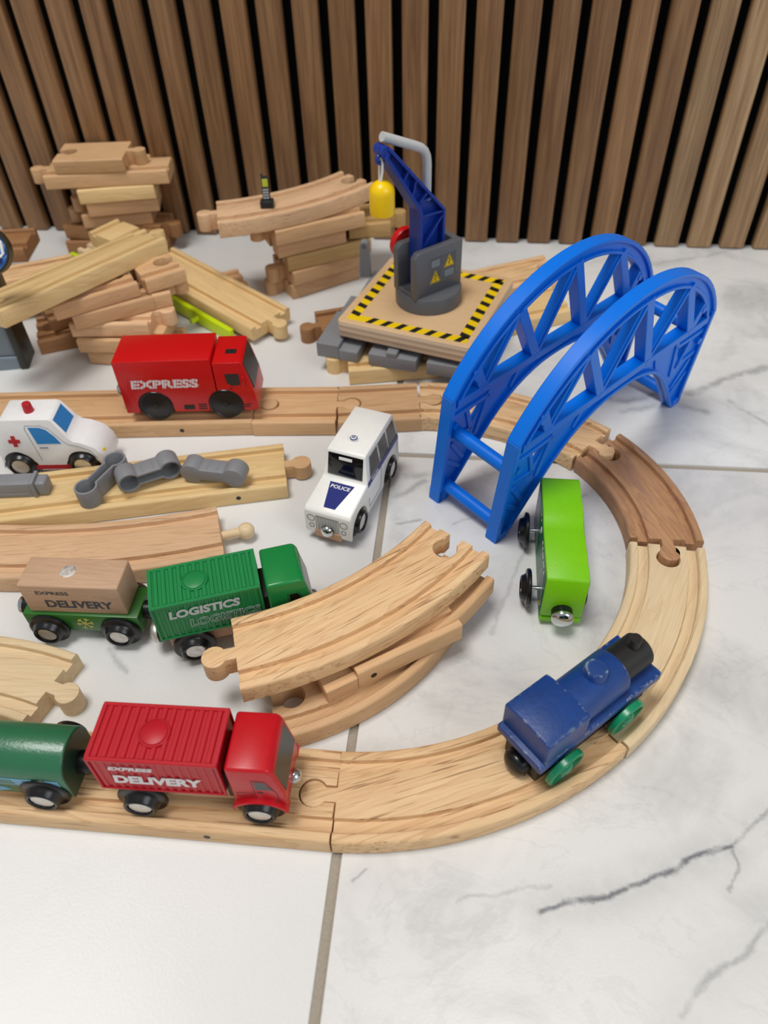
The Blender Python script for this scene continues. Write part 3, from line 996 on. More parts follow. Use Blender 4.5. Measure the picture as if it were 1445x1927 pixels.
def apanel(nm, pts, mat, sy, d=.15):
    bb = bmesh.new()
    vs = [bb.verts.new((u, sidea(v, sy)+d*sy, v)) for u, v in pts]
    f = bb.faces.new(vs)
    r = bmesh.ops.extrude_face_region(bb, geom=[f])
    bmesh.ops.translate(bb, vec=(0, -.35*sy, 0), verts=[v for v in r['geom'] if isinstance(v, bmesh.types.BMVert)])
    bmesh.ops.recalc_face_normals(bb, faces=bb.faces)
    return obj(nm, bb, mat, ab, 0)


for sy in (-1, 1):
    apanel('side_window', [(2.5, 27), (17, 27), (14.5, 32), (10.5, 37), (7, 38.6), (.2, 38.8)], 'lens', sy)
    apanel('red_band', [(-5, 6.8), (22, 6.8), (22, 10.2), (-5, 10.2)], 'redp', sy)
    apanel('red_band', [(36, 6.8), (40, 6.8), (40, 10), (36, 10)], 'redp', sy)
    apanel('red_cross', [(-14.6, 27.8), (-12.3, 27.8), (-12.3, 25.2), (-9.9, 25.2), (-9.9, 27.8), (-7.6, 27.8), (-7.6, 30.3), (-9.9, 30.3), (-9.9, 33), (-12.3, 33), (-12.3, 30.3), (-14.6, 30.3)], 'redp', sy)
    apanel('door_handle', [(3, 23.6), (8, 23.6), (8, 24.6), (3, 24.6)], 'line', sy)
    b = bmesh.new()
    tube(b, [(u, sidea(v, sy)+.03*sy, v) for u, v in ((1, 14), (.6, 20), (-2, 38), (-1, 40.3), (8, 40), (12, 38), (18.5, 28.5), (21, 26.2), (27, 24.6), (33, 21), (36, 15))], .18, 6)
    obj('door_line', b, 'line', ab)
b = bmesh.new(); box(b, -19, 37, -8, 8, 6, 12, .5, 1); obj('chassis', b, 'white2', am)
b = bmesh.new(); prism(b, [(15.8, 42.4), (20.7, 32.2), (20.2, 31.9), (15.2, 42.0)], 'y', -8.2, 8.2, .1, 1); obj('windscreen', b, 'lens', ab)
b = bmesh.new(); lathe(b, [(0, 0), (1.6, 0), (1.4, .25), (0, .3)], 16, AX((.9, -.35, .3), (39.3, -7.2, 17.5))); obj('headlight', b, 'ylw', ab)
b = bmesh.new(); lathe(b, [(3.0, 43.5), (2.6, 49.4), (2.3, 49.9), (0, 50)], 24, Matrix.Translation((0, -1, 0))); obj('beacon', b, 'redp', am)
for wx in (-13, 26):
    for sy in (-1, 1): wheel(am, wx, sy*9.6, 10.8, sy, 10.8, 10.0, 5.2, w=5.6)
coupler(am, -23.5, 13.5, -1, 4.6, 'chrome', 'chrome')

# ------------------------------------------------------------------ lime engine
le = thing('lime_engine', 'lime green wooden engine with side wheels and a steel magnet nose', 'toy train', 54.4, 272.8, 0, -89.6)
prof = [(-36, 3), (-36, 36), (-33, 37.2), (-12, 37.6), (-5, 36.2), (-2.5, 35.2), (2, 35.0), (34.5, 36.5), (36.3, 35), (36.6, 8), (35, 8), (35, 6.8), (36.4, 6.8), (36.4, 3)]
bm = bmesh.new(); prism(bm, prof, 'y', -10.3, 10.3, .7, 2, ang=50)
lb = obj('body', bm, 'lime', le, 50)
for sy, nm in ((-1, 'a'), (1, 'b')):
    b = bmesh.new(); prism(b, [(-34.8, 4), (-34.8, 35), (-12, 36.2), (-4, 34.6), (2, 33.7), (34.3, 35.2), (35.4, 34), (35.4, 9), (35, 4)], 'y', *sorted((sy*10.32, sy*10.5))); sp_ = obj('side_print', b, 'lprint', lb, 0)
    b = bmesh.new()
    prism(b, [(-34, 8), (-34, 33), (-22, 34), (-8, 6), (-30, 5)], 'y', *sorted((sy*10.5, sy*10.6)))
    prism(b, [(12, 6), (16, 22), (28, 30), (34, 14), (30, 6)], 'y', *sorted((sy*10.5, sy*10.6)))
    obj('grey_print', b, 'lprint2', sp_, 0)
    b = bmesh.new()
    for i, (u, v) in enumerate(((8, 32), (11, 31), (14, 30), (17, 31), (20, 30), (23, 31), (26, 30))):
        box(b, u, u+1.8, sy*10.66-.06, sy*10.66+.06, v-1.2, v+.6)
    lathe(b, [(1.8, 0), (1.8, .2), (0, .2)], 16, AX('y', (-3, sy*10.5, 29), sy < 0))
    obj('white_print', b, 'lettering', sp_, 0)
    b = bmesh.new()
    for u, v in ((-8, 31), (-10, 33), (27, 7), (30, 9)): box(b, u, u+1.2, sy*10.66-.06, sy*10.66+.06, v, v+1)
    obj('yellow_print', b, 'ylw', sp_, 0)
for wx in (-20.0, 21.0):
    b = bmesh.new(); tube(b, [(0, -15.5, 0), (0, 11, 0)], 1.3, 12); a_ = obj('axle', b, 'chrome', le); a_.location = (wx*MM, 0, 10.2*MM)
    for sy in (-1, 1): wheel(le, wx, sy*(15 if sy < 0 else 9.7), 10.2, sy, 10.2, 8.2, 4.4, hubmat='black', w=5 if sy < 0 else 3.2)
coupler(le, 36.3, 12.5, 1, 5.6)

# ------------------------------------------------------------------ blue steam engine on the curve
lo = thing('steam_engine', 'worn blue wooden steam engine with green wheels on the right curve', 'toy train', 58.0, 176.8, 8, 43.0)


def wornblue():
    m, nt, bs = newmat('worn_blue_paint')
    h = NT(nt)
    nrm = h.n('ShaderNodeNewGeometry').outputs['Normal']
    bv = h.n('ShaderNodeBevel'); bv.samples = 6; bv.inputs['Radius'].default_value = .002
    tc = h.n('ShaderNodeTexCoord').outputs['Object']
    n = h.noise(tc, 330, 4, .7)
    e = h.maprange(h.vmath('DOT_PRODUCT', bv.outputs[0], nrm), .998, .965, 0, 1)
    bare = h.math('MULTIPLY', h.maprange(n, .53, .58, 0, .8), e)
    scr = h.maprange(h.noise(h.vmath('MULTIPLY', tc, (1, 1.7, 1.3)), 520, 3, .7), .76, .8, 0, .4)
    c = h.mix(h.noise(tc, 90, 3), lin('0C2E66'), lin('184892'))
    c = h.mix(h.math('MAXIMUM', bare, scr), c, lin('9AA8AC'))
    h.l(c, bs.inputs['Base Color'])
    bs.inputs['Roughness'].default_value = .42
    bp = h.n('ShaderNodeBump'); bp.inputs['Strength'].default_value = .35; bp.inputs['Distance'].default_value = .0005
    h.l(n, bp.inputs['Height']); h.l(bp.outputs[0], bs.inputs['Normal'])
    return m


M['worn'] = wornblue()
b = bmesh.new(); box(b, -34.5, 34, -9.5, 9.5, 2.5, 19.5, .8); obj('chassis', b, 'bwood', lo)
b = bmesh.new(); box(b, -37.5, 36.4, -12.8, 12.8, 18.3, 23.4, .6, 2); obj('running_board', b, 'worn', lo)
b = bmesh.new()
cabp = [(-12.6, 21), (-12.6, 36.2)] + [(-12.9*math.cos(R(a)), 36.8+2.2*math.sin(R(a))) for a in range(15, 180, 15)] + [(12.6, 36.2), (12.6, 21)]
prism(b, cabp, 'x', -35.2, -11.6, .6, 2, ang=40); obj('cab', b, 'worn', lo, 50)
b = bmesh.new()
lathe(b, [(0, -13), (10.4, -13), (10.4, 16), (9.9, 16.8), (0, 16.8)], 36, AX('x', (0, 0, 28.2))); box(b, -13, 16, -8, 8, 22, 26); obj('boiler', b, 'worn', lo)
b = bmesh.new()
lathe(b, [(0, 13), (8.1, 13), (8.1, 33.8), (7.5, 34.6), (0, 34.6)], 32, AX('x', (0, 0, 29))); box(b, 13, 33, -6, 6, 22, 26); obj('smokebox', b, 'bwood', lo)
b = bmesh.new(); lathe(b, [(2.8, 33), (2.8, 42), (2.5, 42.5), (0, 42.5)], 20, Matrix.Translation((28, 0, 0))); obj('chimney', b, 'bwood', lo)
b = bmesh.new(); lathe(b, [(5.3, 33), (5.0, 41.4), (4.5, 42.2), (0, 42.4)], 28, Matrix.Translation((3.8, 0, 0))); obj('dome', b, 'worn', lo)
b = bmesh.new(); lathe(b, [(6.2, 0), (6.2, 2.6)] + [(6.0*math.cos(R(a)), 2.4+3.4*math.sin(R(a))) for a in range(0, 91, 15)], 24, AX('x', (-35.2, 0, 8.6), True)); obj('coupler', b, 'black', lo)
for wx in (-23.0, 15.0):
    for sy in (-1, 1):
        b = bmesh.new()
        lathe(b, [(0, 0), (9.6, 0), (10, .5), (10, 2.8), (9.6, 3.3), (8.5, 3.3), (8.2, 2.9), (7.9, 1.4), (4.2, 1.2)] + [(4.0*math.cos(R(a)), 1.6+2.9*math.sin(R(a))) for a in range(0, 91, 15)], 36, AX('y', (0, 0, 0), sy < 0))
        for q in range(5):
            a = R(72*q+20)
            tube(b, [(3.4*math.cos(a), sy*1.9, 3.4*math.sin(a)), (8.4*math.cos(a), sy*1.9, 8.4*math.sin(a))], .75, 6)
        o = obj('wheel', b, 'grn', lo); o.location = (wx*MM, (-12.4 if sy < 0 else 8.6)*MM, 10*MM); o.rotation_euler = (R(6)*sy*-1, 0, 0)
        b = bmesh.new(); tube(b, [(wx, sy*5, 10), (wx, -13 if sy < 0 else 9, 10)], 1.2, 10); obj('axle', b, 'bwood', lo)

# ------------------------------------------------------------------ blue arch bridge
br = thing('arch_bridge', 'bright blue plastic arch bridge straddling the floor at right', 'toy bridge', 63.1, 377.8, 1.85, 49.1, rx=4.7)
HB, HS, ZS, H, D = 93.5, 91.7, 74.9, 127.5, 45.1
zc = (H*H-ZS*ZS-HS*HS)/(2*(H-ZS)); RO = H-zc
a0 = math.atan2(ZS-zc, HS)


def oarc(r, n=28, e=0.0): return [(r*math.cos(a0+e+(PI-2*a0-2*e)*i/n), zc+r*math.sin(a0+e+(PI-2*a0-2*e)*i/n)) for i in range(n+1)]


def bridge_panel(cy, zfoot):
    b = bmesh.new()
    ri = RO-9.0
    ZD = 70.0
    # upper band: thin web with lips
    prism(b, oarc(RO-.5)+oarc(ri)[::-1], 'y', cy-2.0, cy+2.0)
    prism(b, oarc(RO)+oarc(RO-2.6)[::-1], 'y', cy-4.0, cy+4.0, .5, 1, ang=50)
    prism(b, oarc(ri+2, 28)+oarc(ri, 28)[::-1], 'y', cy-3.8, cy+3.8, .4, 1, ang=50)
    # deck chord
    ri_x = math.sqrt(ri*ri-(ZD+1-zc)**2)
    prism(b, [(-ri_x-3, ZD-3.0), (ri_x+3, ZD-3.0), (ri_x+3, ZD+2.4), (-ri_x-3, ZD+2.4)], 'y', cy-3.8, cy+3.8, .4, 1)
    # truss members

    def member(x0, z0, x1, z1, w, t):
        d = Vector((x1-x0, z1-z0)).normalized(); nn = Vector((-d.y, d.x))*w/2
        prism(b, [(x0+nn.x, z0+nn.y), (x1+nn.x, z1+nn.y), (x1-nn.x, z1-nn.y), (x0-nn.x, z0-nn.y)], 'y', cy-t/2, cy+t/2, .35, 1)
    top = lambda x: zc+math.sqrt(ri*ri-x*x)+1.5
    nodes_b = [-66, -22, 22, 66]
    nodes_t = [-44, 0, 44]
    for i, xt in enumerate(nodes_t):
        member(xt, top(xt), nodes_b[i], ZD, 6.2, 5.4)
        member(xt, top(xt), nodes_b[i+1], ZD, 6.2, 7.4)
        member(xt, top(xt), nodes_b[i], ZD, 2.2, 7.2)
    for sx in (-1, 1):
        member(sx*66, ZD, sx*74, top(74*sx)+1, 6.0, 7.0)
    # inner arch and the legs' web
    hp = [(84, 0), (75, 12), (66, 24), (54, 39), (48, 45), (42, 50), (35, 54.4), (28, 57.6), (21, 60), (14, 61.5), (7, 62.2)]
    inner = hp+[(0, 62.4)]+[(-u, v) for u, v in hp[::-1]]

    def off(k):
        o = []
        for i, (u, v) in enumerate(inner):
            (ua, va), (ub, vb) = inner[max(i-1, 0)], inner[min(i+1, len(inner)-1)]
            d = Vector((ub-ua, vb-va)).normalized()
            o.append((u+d.y*k, v-d.x*k) if 0 < i < len(inner)-1 else (u+math.copysign(k*1.15, u), v))
        return o
    zf = zfoot
    web = [(HB-.4, zf), (HS-.4, ZS), (ri_x-2, ZD+1), (-ri_x+2, ZD+1), (-HS+.4, ZS), (-HB+.4, zf)]
    # web with an opening in each leg (reached through a hairline cut)
    hr = [(75, 57), (72, 43.5), (60.5, 59)]
    wl = [(HB-.4, zf), (90.5, 50)] + [hr[0], hr[1], hr[2], hr[0]] + [(90.5, 50.01), (HS-.4, ZS), (ri_x-2, ZD+1), (-ri_x+2, ZD+1), (-HS+.4, ZS), (-90.5, 50.01)]
    wl += [(-u, v) for u, v in (hr[0], hr[2], hr[1], hr[0])] + [(-90.5, 50), (-HB+.4, zf)]
    prism(b, wl+[(-84, zf)]+inner[::-1][1:-1]+[(84, zf)], 'y', cy-1.4, cy+1.4)
    prism(b, inner+off(2.4)[::-1], 'y', cy-3.8, cy+3.8, .4, 1, ang=50)
    for sx in (-1, 1):
        prism(b, [(sx*HB, zf), (sx*HS, ZS), (sx*(HS-3.4), ZS-.6), (sx*(HB-3.4), zf)], 'y', cy-4.0, cy+4.0, .5, 1)
        prism(b, [(sx*HB, zf), (sx*84.3, zf), (sx*83.6, 6), (sx*HB, 6)], 'y', cy-4.0, cy+4.0, .4, 1)
        for (x0, z0, x1, z1) in ((89, 60, 58, 61), (89, 44, 70, 43), (76, 59, 70, 40), (89, 28, 76, 16), (86, 40, 74, 22), (58, 66, 66, 36), (40, 56, 34, 68)):
            member(sx*x0, z0, sx*x1, z1, 3.0, 5.0)
        for (x0, z0) in ((74, 82), (66, 70), (44, 108), (22, 70), (86, 54)):
            lathe(b, [(2.2, -3.9), (2.2, 3.9)], 14, AX('y', (sx*x0, cy, z0)))
        for q in (96.5,):
            pass
    return obj('side_panel', b, 'blue', br)


bridge_panel(D/2, -3.9)
bridge_panel(-D/2, 0)
for sx in (-1, 1):
    for (x0, z0) in ((86.5, 8.0), (83.5, 48.0 if sx < 0 else 62.0)):
        b = bmesh.new(); tube(b, [(sx*x0, -D/2+1, z0), (sx*x0, D/2-1, z0)], 3.9, 20)
        rd = obj('cross_rod', b, 'blue', br)
        b = bmesh.new()
        for yy in (-D/2+8, D/2-8): lathe(b, [(1.0, 3.4), (1.0, 4.1), (.7, 4.15), (0, 4.0)], 12, AX((sx*.55 if 0 else -.5, 0, .85), (sx*x0, yy, z0)))
        obj('rod_stud', b, 'blue', rd)

# ------------------------------------------------------------------ crane on its plywood base
cr_ = thing('crane_toy', 'toy crane with blue boom on a plywood base with hazard border', 'toy crane', -31.0, 489.0, 26.2, -16.8)
b = bmesh.new()
corner = lambda x, y, r, a: [(x+r*math.cos(R(a+i*15)), y+r*math.sin(R(a+i*15))) for i in range(7)]
prism(b, corner(45.5, 46, 4, 0)+corner(-45.5, 46, 4, 90)+corner(-45.5, -46, 4, 180)+corner(45.5, -46, 4, 270), 'z', 0, 12, .7, 2, ang=50)
obj('base_plate', b, 'ply', cr_, 40)
b = bmesh.new()
o1, o2 = (44, 45), (36.8, 37.8)
for (x0, x1, y0, y1) in ((-o1[0], o1[0], -o1[1], -o2[1]), (-o1[0], o1[0], o2[1], o1[1]), (-o1[0], -o2[0], -o2[1], o2[1]), (o2[0], o1[0], -o2[1], o2[1])): box(b, x0, x1, y0, y1, 11.9, 12.06)
hz = obj('hazard_border', b, 'ylw', cr_)
b = bmesh.new()
for sg in (-1, 1):
    for i in range(8):
        u = -40.5+i*10.8
        ya, yb = (-o1[1], -o2[1]) if sg < 0 else (o2[1], o1[1])
        sh = 3.6
        if u+4.6+sh < 44 and not (sg < 0 and i == 0): prism(b, [(u, ya), (u+4.6, ya), (u+4.6+sh, yb), (u+sh, yb)], 'z', 12.0, 12.1)
    for i in range(8):
        v = -38.4+i*10.9
        xa, xb = (-o1[0], -o2[0]) if sg < 0 else (o2[0], o1[0])
        prism(b, [(xa, v+1.0), (xb, v-2.4+1), (xb, v+2.4+1), (xa, v+5.8)], 'z', 12.0, 12.1)
obj('hazard_stripes', b, 'hblack', cr_)
tu = bpy.data.objects.new('turret', None); COL.objects.link(tu); tu.parent = cr_; tu.empty_display_size = .01
tu.location = (0, 0, 12*MM); tu.rotation_euler = (0, 0, R(222.2+16.8))
b = bmesh.new()
lathe(b, [(23.0, 0), (23.5, .5), (23.5, 10.3), (22.8, 11.3), (21.5, 11.6), (0, 11.6)], 48)
box(b, -19, 21, -12, 12, 11, 14, .5, 1)
box(b, -19.5, -14.5, -12, 12, 11, 44, .8)
obj('swivel_base', b, 'dgrey', tu)
for sy in (-1, 1):
    b = bmesh.new()
    prism(b, [(-19.5, 11), (21.5, 11), (21.5, 41), (18.5, 44.3), (-19.5, 44.3)], 'y', *sorted((sy*7.0, sy*12.4)), .8, 2)
    pl_ = obj('cheek_plate', b, 'dgrey', tu)
b = bmesh.new(); prism(b, [(-14, 19), (9.5, 19), (9.5, 39), (-14, 39)], 'y', 12.4, 12.55, .05, 1)
lab = obj('warning_label', b, 'dgrey2', tu)
lab['label'] = 'grey label with two yellow electric hazard triangles'
b = bmesh.new()
for (u, v) in ((4, 19.5), (-7.8, 28)):
    prism(b, [(u-4.6, v), (u+4.6, v), (u, v+9)], 'y', 12.5, 12.68, .1, 1)
tri = obj('hazard_triangle', b, 'ylw', tu)
b = bmesh.new()
for (u, v) in ((4, 19.5), (-7.8, 28)):
    tube(b, [(u-3.9, 12.66, v+.5), (u+3.9, 12.66, v+.5), (u, 12.66, v+8)], .22, 6, True)
    tube(b, [(u+.4, 12.7, v+6.3), (u-.7, 12.7, v+3.9), (u+.6, 12.7, v+3.7), (u-.2, 12.7, v+1.5)], .32, 6)
obj('bolt_sign', b, 'hblack', tu)
b = bmesh.new()
for (u0, v0, u1, v1) in ((-1, 19.4, 9, 38.6), (-13.6, 19.4, -2.4, 38.6)):
    tube(b, [(u0, 12.6, v0), (u1, 12.6, v0), (u1, 12.6, v1), (u0, 12.6, v1)], .2, 6, True)
box(b, .5, 7.5, 12.5, 12.65, 31, 36); box(b, -12, -4, 12.5, 12.65, 21, 26)
obj('label_frame', b, 'slate', tu)
b = bmesh.new()
# boom: tower and jib as one I-section, plates of thickness 2 across y
Tz = -38
tow = [(12.4, 12), (12.4, 107+Tz), (10.2, 107+Tz), (10.2, 12)]
W2 = 6.3
prism(b, tow, 'y', -W2, W2, .4, 1)
prism(b, [(-8.8, 12), (-8.8, 104+Tz), (-6.8, 104+Tz), (-6.8, 12)], 'y', -W2, W2, .4, 1)
prism(b, [(12.4, 107+Tz), (38.6, 147+Tz), (40, 147+Tz), (40, 152+Tz), (36.5, 152+Tz), (34, 151+Tz), (-8.8, 104+Tz), (-8.8, 100+Tz), (12.4, 100+Tz)], 'y', -1.3, 1.3)
prism(b, [(12.4, 106+Tz), (38.8, 146.5+Tz), (37.4, 148+Tz), (10.6, 108+Tz)], 'y', -W2, W2, .3, 1)
prism(b, [(-8.8, 103.4+Tz), (34.5, 151.5+Tz), (35.8, 150+Tz), (-6.9, 102.6+Tz)], 'y', -W2, W2, .3, 1)
prism(b, [(12, 14), (12, 105+Tz), (-8.4, 103+Tz), (-8.4, 14)], 'y', -1.0, 1.0)
for (x0, z0, x1, z1) in ((10.5, 103+Tz, -7.5, 102+Tz), (-7.5, 100+Tz, 10.5, 80+Tz), (10.5, 80+Tz, -7.5, 60+Tz), (2, 114+Tz, 15, 112+Tz), (14, 111+Tz, 6, 118+Tz), (18, 118+Tz, 15, 128+Tz), (26, 128+Tz, 20, 136+Tz)):
    d = Vector((x1-x0, z1-z0)).normalized(); nn = Vector((-d.y, d.x))*.6
    prism(b, [(x0+nn.x, z0+nn.y), (x1+nn.x, z1+nn.y), (x1-nn.x, z1-nn.y), (x0-nn.x, z0-nn.y)], 'y', -5.4, 5.4)
lathe(b, [(3.4, -4.6), (3.4, 4.6)], 24, AX('y', (37, 0, 149.2+Tz)))
tube(b, [(38.5+2.4*math.cos(R(a)), 0, 144.5+Tz+2.4*math.sin(R(a))) for a in range(0, 360, 24)], 1.2, 8, True)
boom = obj('boom', b, 'cblue', tu)
b = bmesh.new()
pp = [(36.8, 0, 157+Tz), (12.5, 0, 146.2+Tz), (8, 0, 144+Tz), (5, 0, 141.4+Tz), (3.2, 0, 137.8+Tz), (2.6, 0, 133+Tz), (2.6, 0, 111+Tz)]
tube(b, pp, 2.9, 16); obj('handle_pipe', b, 'pipe', tu)
b = bmesh.new(); lathe(b, [(0, 0), (10.5, 0), (10.8, .6), (10.8, 5), (10, 5.8), (0, 6)], 32, AX('y', (9, -13.5, 39), True)); obj('winding_knob', b, 'red2', tu)
wt = bpy.data.objects.new('hanging_weight', None); COL.objects.link(wt); wt.parent = tu; wt.empty_display_size = .01
wt.location = (38*MM, 0, (110.5+Tz)*MM)
b = bmesh.new(); lathe(b, [(0, 0), (6.4, 0), (7.7, .8), (8.0, 2), (8.0, 14)] + [(8*math.cos(R(a)), 14+7.5*math.sin(R(a))) for a in range(12, 91, 13)], 32); obj('weight', b, 'yellow', wt)
b = bmesh.new()
tube(b, [(1, .6, 21), (.3, 1.5, 27), (0, 1.5, 32), (0, 0, 35.5), (0, -1.5, 32), (.3, -1.5, 27), (1, -.6, 21)], .8, 8); obj('cord_loop', b, 'cord', wt)

# ------------------------------------------------------------------ grey plastic slab under the crane
gp = thing('grey_slab', 'notched grey plastic slab with a post under the crane base', 'toy track', -107.5, 449.5, 12.1, -11.0)
b = bmesh.new()
box(b, 0, 17, 0, 44, 0, 11.5, .5, 1); box(b, 2, 16, 46, 56, 0, 10.5, .5, 1); box(b, 4, 18, 58, 68, 0, 9.6, .5, 1); box(b, 8, 22, 70, 112, 0, 11.5, .5, 1); box(b, 1, 17, 43, 72, 0, 8.8, .4, 1)
obj('side_strip', b, 'grey', gp)
b = bmesh.new()
box(b, 16.8, 31, -.6, 30, 0, 8.4, .8, 2); obj('step_block', b, 'grey', gp)
b = bmesh.new(); box(b, 39, 74, -1, 40, 0, 9.6, .8, 2); box(b, 52, 60, -1, 9, 9, 12.8, .8, 2); obj('step_block', b, 'grey', gp)
b = bmesh.new(); box(b, 81, 116, -1, 40, 0, 9.8, .8, 2); obj('step_block', b, 'grey', gp)
b = bmesh.new(); box(b, 16, 116, 26, 112, 0, 9.3, .4, 1); obj('deck_slab', b, 'grey', gp)
b = bmesh.new()
prism(b, [(-4.4, 0), (4.4, 0), (3.6, 26)] + [(3.6*math.cos(R(a)), 26+3.6*math.sin(R(a))) for a in range(20, 180, 20)] + [(-3.6, 26)], 'y', -3, 3, .4, 1)
po = obj('post', b, 'grey', gp); po.location = (4*MM, 100*MM, 11*MM); po.rotation_euler = (0, 0, R(11))
b = bmesh.new(); lathe(b, [(1.5, -.3), (1.5, .3), (1.0, .35), (.8, -.1), (0, -.1)], 14, AX('y', (0, -3, 26), True)); obj('post_hole', b, 'dgrey2', po)
# the tracks that carry it
edge('pale straight track with a round pin sticking out under the grey slab front', 'pine2', -55, 459, 12, 64, 12, th=12, ends=('m', 'n'))
edge('brown straight track with a round pin left of the grey slab', 'brown', -91, 501, 22, 48, 12, th=12, ends=('m', 'n'))
track('pale straight track behind the crane with its open socket towards the wall', 'pine', 22.5, 575, 27, L=100, ends=('n', 'f'))
track('pale straight track between the crane base and the blue bridge', 'pine2', 20, 521, 26, L=112, ends=('n', 'n'), holes=((32, -1),))

# ------------------------------------------------------------------ stack with the phone (centre left, by the wall)
edge('tan track at the bottom of the stack below the toy phone', 'tan', -133, 580.8, 37.3, 62, 12, th=12, ends=('m', 'f'))
edge('tan track second from the floor in the stack below the toy phone', 'tan', -131, 579.5, 37.3, 60, 24, th=11.9, ends=('m', 'f'))
edge('olive toned track in the middle of the stack below the toy phone', 'olive', -125.7, 582.3, 30.9, 72, 36, th=11.9, ends=('f', 'n'))
edge('tan track fourth from the floor in the stack below the toy phone', 'tan', -138.2, 577, 31.2, 57, 48, th=11.9, ends=('f', 'n'))
edge('olive track with a pin pointing right in the stack below the toy phone', 'olive', -90, 604, 14, 34, 48, th=11.9, ends=('n', 'm'))
edge('tan track with a left-pointing pin under the toy phone track', 'beech', -130.1, 577.6, 30.6, 74, 60, th=11.9, ends=('m', 'n'))
curve('long beech curved track with the toy phone standing on it', 'pinkbeech', -251.5, 727, 188.5, -73.2, -35.8, z=60.1, th=12.5, ends=('m', 'f'))
ph = thing('toy_phone', 'tiny black toy phone with a lime screen standing on the curved track', 'toy phone', -159.5, 556.5, 72.7, 8)
b = bmesh.new(); box(b, -5.2, 5.2, -4, 4, 0, 5.5, 1.2, 2); obj('cradle', b, 'phone', ph)
b = bmesh.new(); box(b, -2.9, 2.9, -1.3, 1.6, 4, 22, 1.0, 2); box(b, -2.8, -1.6, -.6, .6, 21, 24, .3, 1); hs_ = obj('handset', b, 'phone', ph)
hs_.rotation_euler = (R(-12), 0, 0)
b = bmesh.new(); box(b, -2.1, 2.1, -1.45, -1.2, 14.5, 20, .1, 1); obj('screen', b, 'lcd', hs_)
b = bmesh.new()
for i in range(3):
    for j in range(4): box(b, -2.0+i*1.45, -1.0+i*1.45, -1.5, -1.2, 6.2+j*1.9, 7.3+j*1.9)
obj('keys', b, 'lettersilver', hs_)

# ------------------------------------------------------------------ tall stack at the wall (left)
edge('brown track lying lowest in the tall stack against the wall', 'brown', -322, 634, 4, 92, 12, th=12, ends=('n', 'n'))
edge('brown track with a pin pointing right near the bottom of the tall stack', 'brown', -322, 634, -4, 88, 24, th=11.9, ends=('n', 'm'))
edge('tan track with a pin pointing left third from the floor in the tall stack', 'tan', -319, 638, 12, 60, 36, th=11.9, ends=('m', 'n'))
edge('tan track with a pin pointing left in the middle of the tall stack', 'tan', -311, 636, 16, 60, 48, th=11.9, ends=('m', 'n'))
edge('pale yellow track in the upper half of the tall stack', 'pine2', -312, 634, 14, 64, 59.9, th=11.8, ends=('n', 'n'))
edge('long beech track with grooves, second from the top of the tall stack', 'beech', -317, 636, 10, 104, 71.5, th=11.5, ends=('m', 'n'))
edge('short beech track with its pin pointing right on top of the tall stack', 'beech', -327.3, 634, 8, 58, 83, th=11.4, ends=('f', 'm'), flip=True)

# ------------------------------------------------------------------ heap on the left
track('long pale straight track lying aslant on top of the left heap', 'pine2', -280.3, 464, 62.7, z=54.4, L=142, th=12, ends=('f', 'm'), rx=-8, ry=4.1)
edge('tan track with a notched end just under the aslant track of the left heap', 'tan', -272.8, 465.2, 38, 60, 55, th=10.9, ends=('n', 'f'))
edge('tan track with a notched end pointing away, behind in the left heap', 'beech', -233.5, 496, 40, 30, 55, th=10.9, ends=('n', 'f'))
edge('beech track with a round pin under the notched tracks of the left heap', 'beech', -233, 489.5, 28, 14, 44, th=10.9, ends=('n', 'm'))
edge('pinkish track third from the top in the left heap', 'tan', -263.4, 469.5, 33, 57, 44, th=10.9, ends=('n', 'f')).location.z -= 0
edge('beech track with a thick pin at the front of the left heap', 'pinkbeech', -259.4, 467.4, 5, 57, 33, th=10.9, ends=('n', 'm'))
edge('beech track second from the floor behind the red express truck', 'beech', -253, 463.4, 3, 62, 22, th=10.9, ends=('n', 'n'))
edge('beech track flat on the floor behind the red express truck', 'beech', -247.5, 463.4, -1, 62, 11, th=11, ends=('n', 'n'))
edge('brown track on the floor between the grey tower and the left heap', 'brown', -310, 481, 26, 46, 11, ends=('f', 'n'))
edge('brown track lying over the floor track beside the grey tower', 'brown', -309, 497, 40, 46, 22.2, th=11, ends=('f', 'n'))
track('pale straight track sloping down from the left heap towards the red truck', 'pine2', -209.5, 533, -34.1, z=7.5, L=140, th=11, ends=('n', 'm'), ry=3)
yb = thing('lime_strip', 'bright lime plastic strip with a peg beside the sloping track', 'toy part', -220, 509.5, 1.5, -34.1, ry=3)
b = bmesh.new(); box(b, -52, 48, -2.2, 2.2, 0, 11, .8, 2); obj('strip', b, 'yg', yb)
b = bmesh.new(); lathe(b, [(0, 0), (2.2, 0), (2.2, 6.5), (1.8, 7), (0, 7)], 18, AX('y', (10, -2, 6), True)); obj('peg', b, 'yg', yb)
yb2 = thing('lime_strip', 'lime plastic strip end showing behind the aslant track', 'toy part', -325, 562, 12.2, -30)
b = bmesh.new(); box(b, -18, 30, -2, 2, 0, 11, .8, 2); obj('strip', b, 'yg', yb2)
b = bmesh.new(); lathe(b, [(0, 0), (2, 0), (2, 3), (0, 3.2)], 16, AX('y', (12, 2, 6))); obj('peg', b, 'yg', yb2)
edge('pale straight track lying beside the far lime strip', 'cream', -301, 578, -30, 60, 24, th=11.9, ends=('n', 'n'))
edge('tan straight track on the floor below the pale one at the far lime strip', 'tan', -298, 580, -24, 62, 12, th=11.5, ends=('n', 'n'))
edge('pale cross-lying track behind the aslant track of the left heap', 'pine2', -301, 585, 60, 30, 36.5, th=11.5, ends=('n', 'n'))
edge('pale straight track behind the grey tower with the dial', 'pine', -350, 524, 28, 62, 30, th=11.5, ends=('n', 'f'))
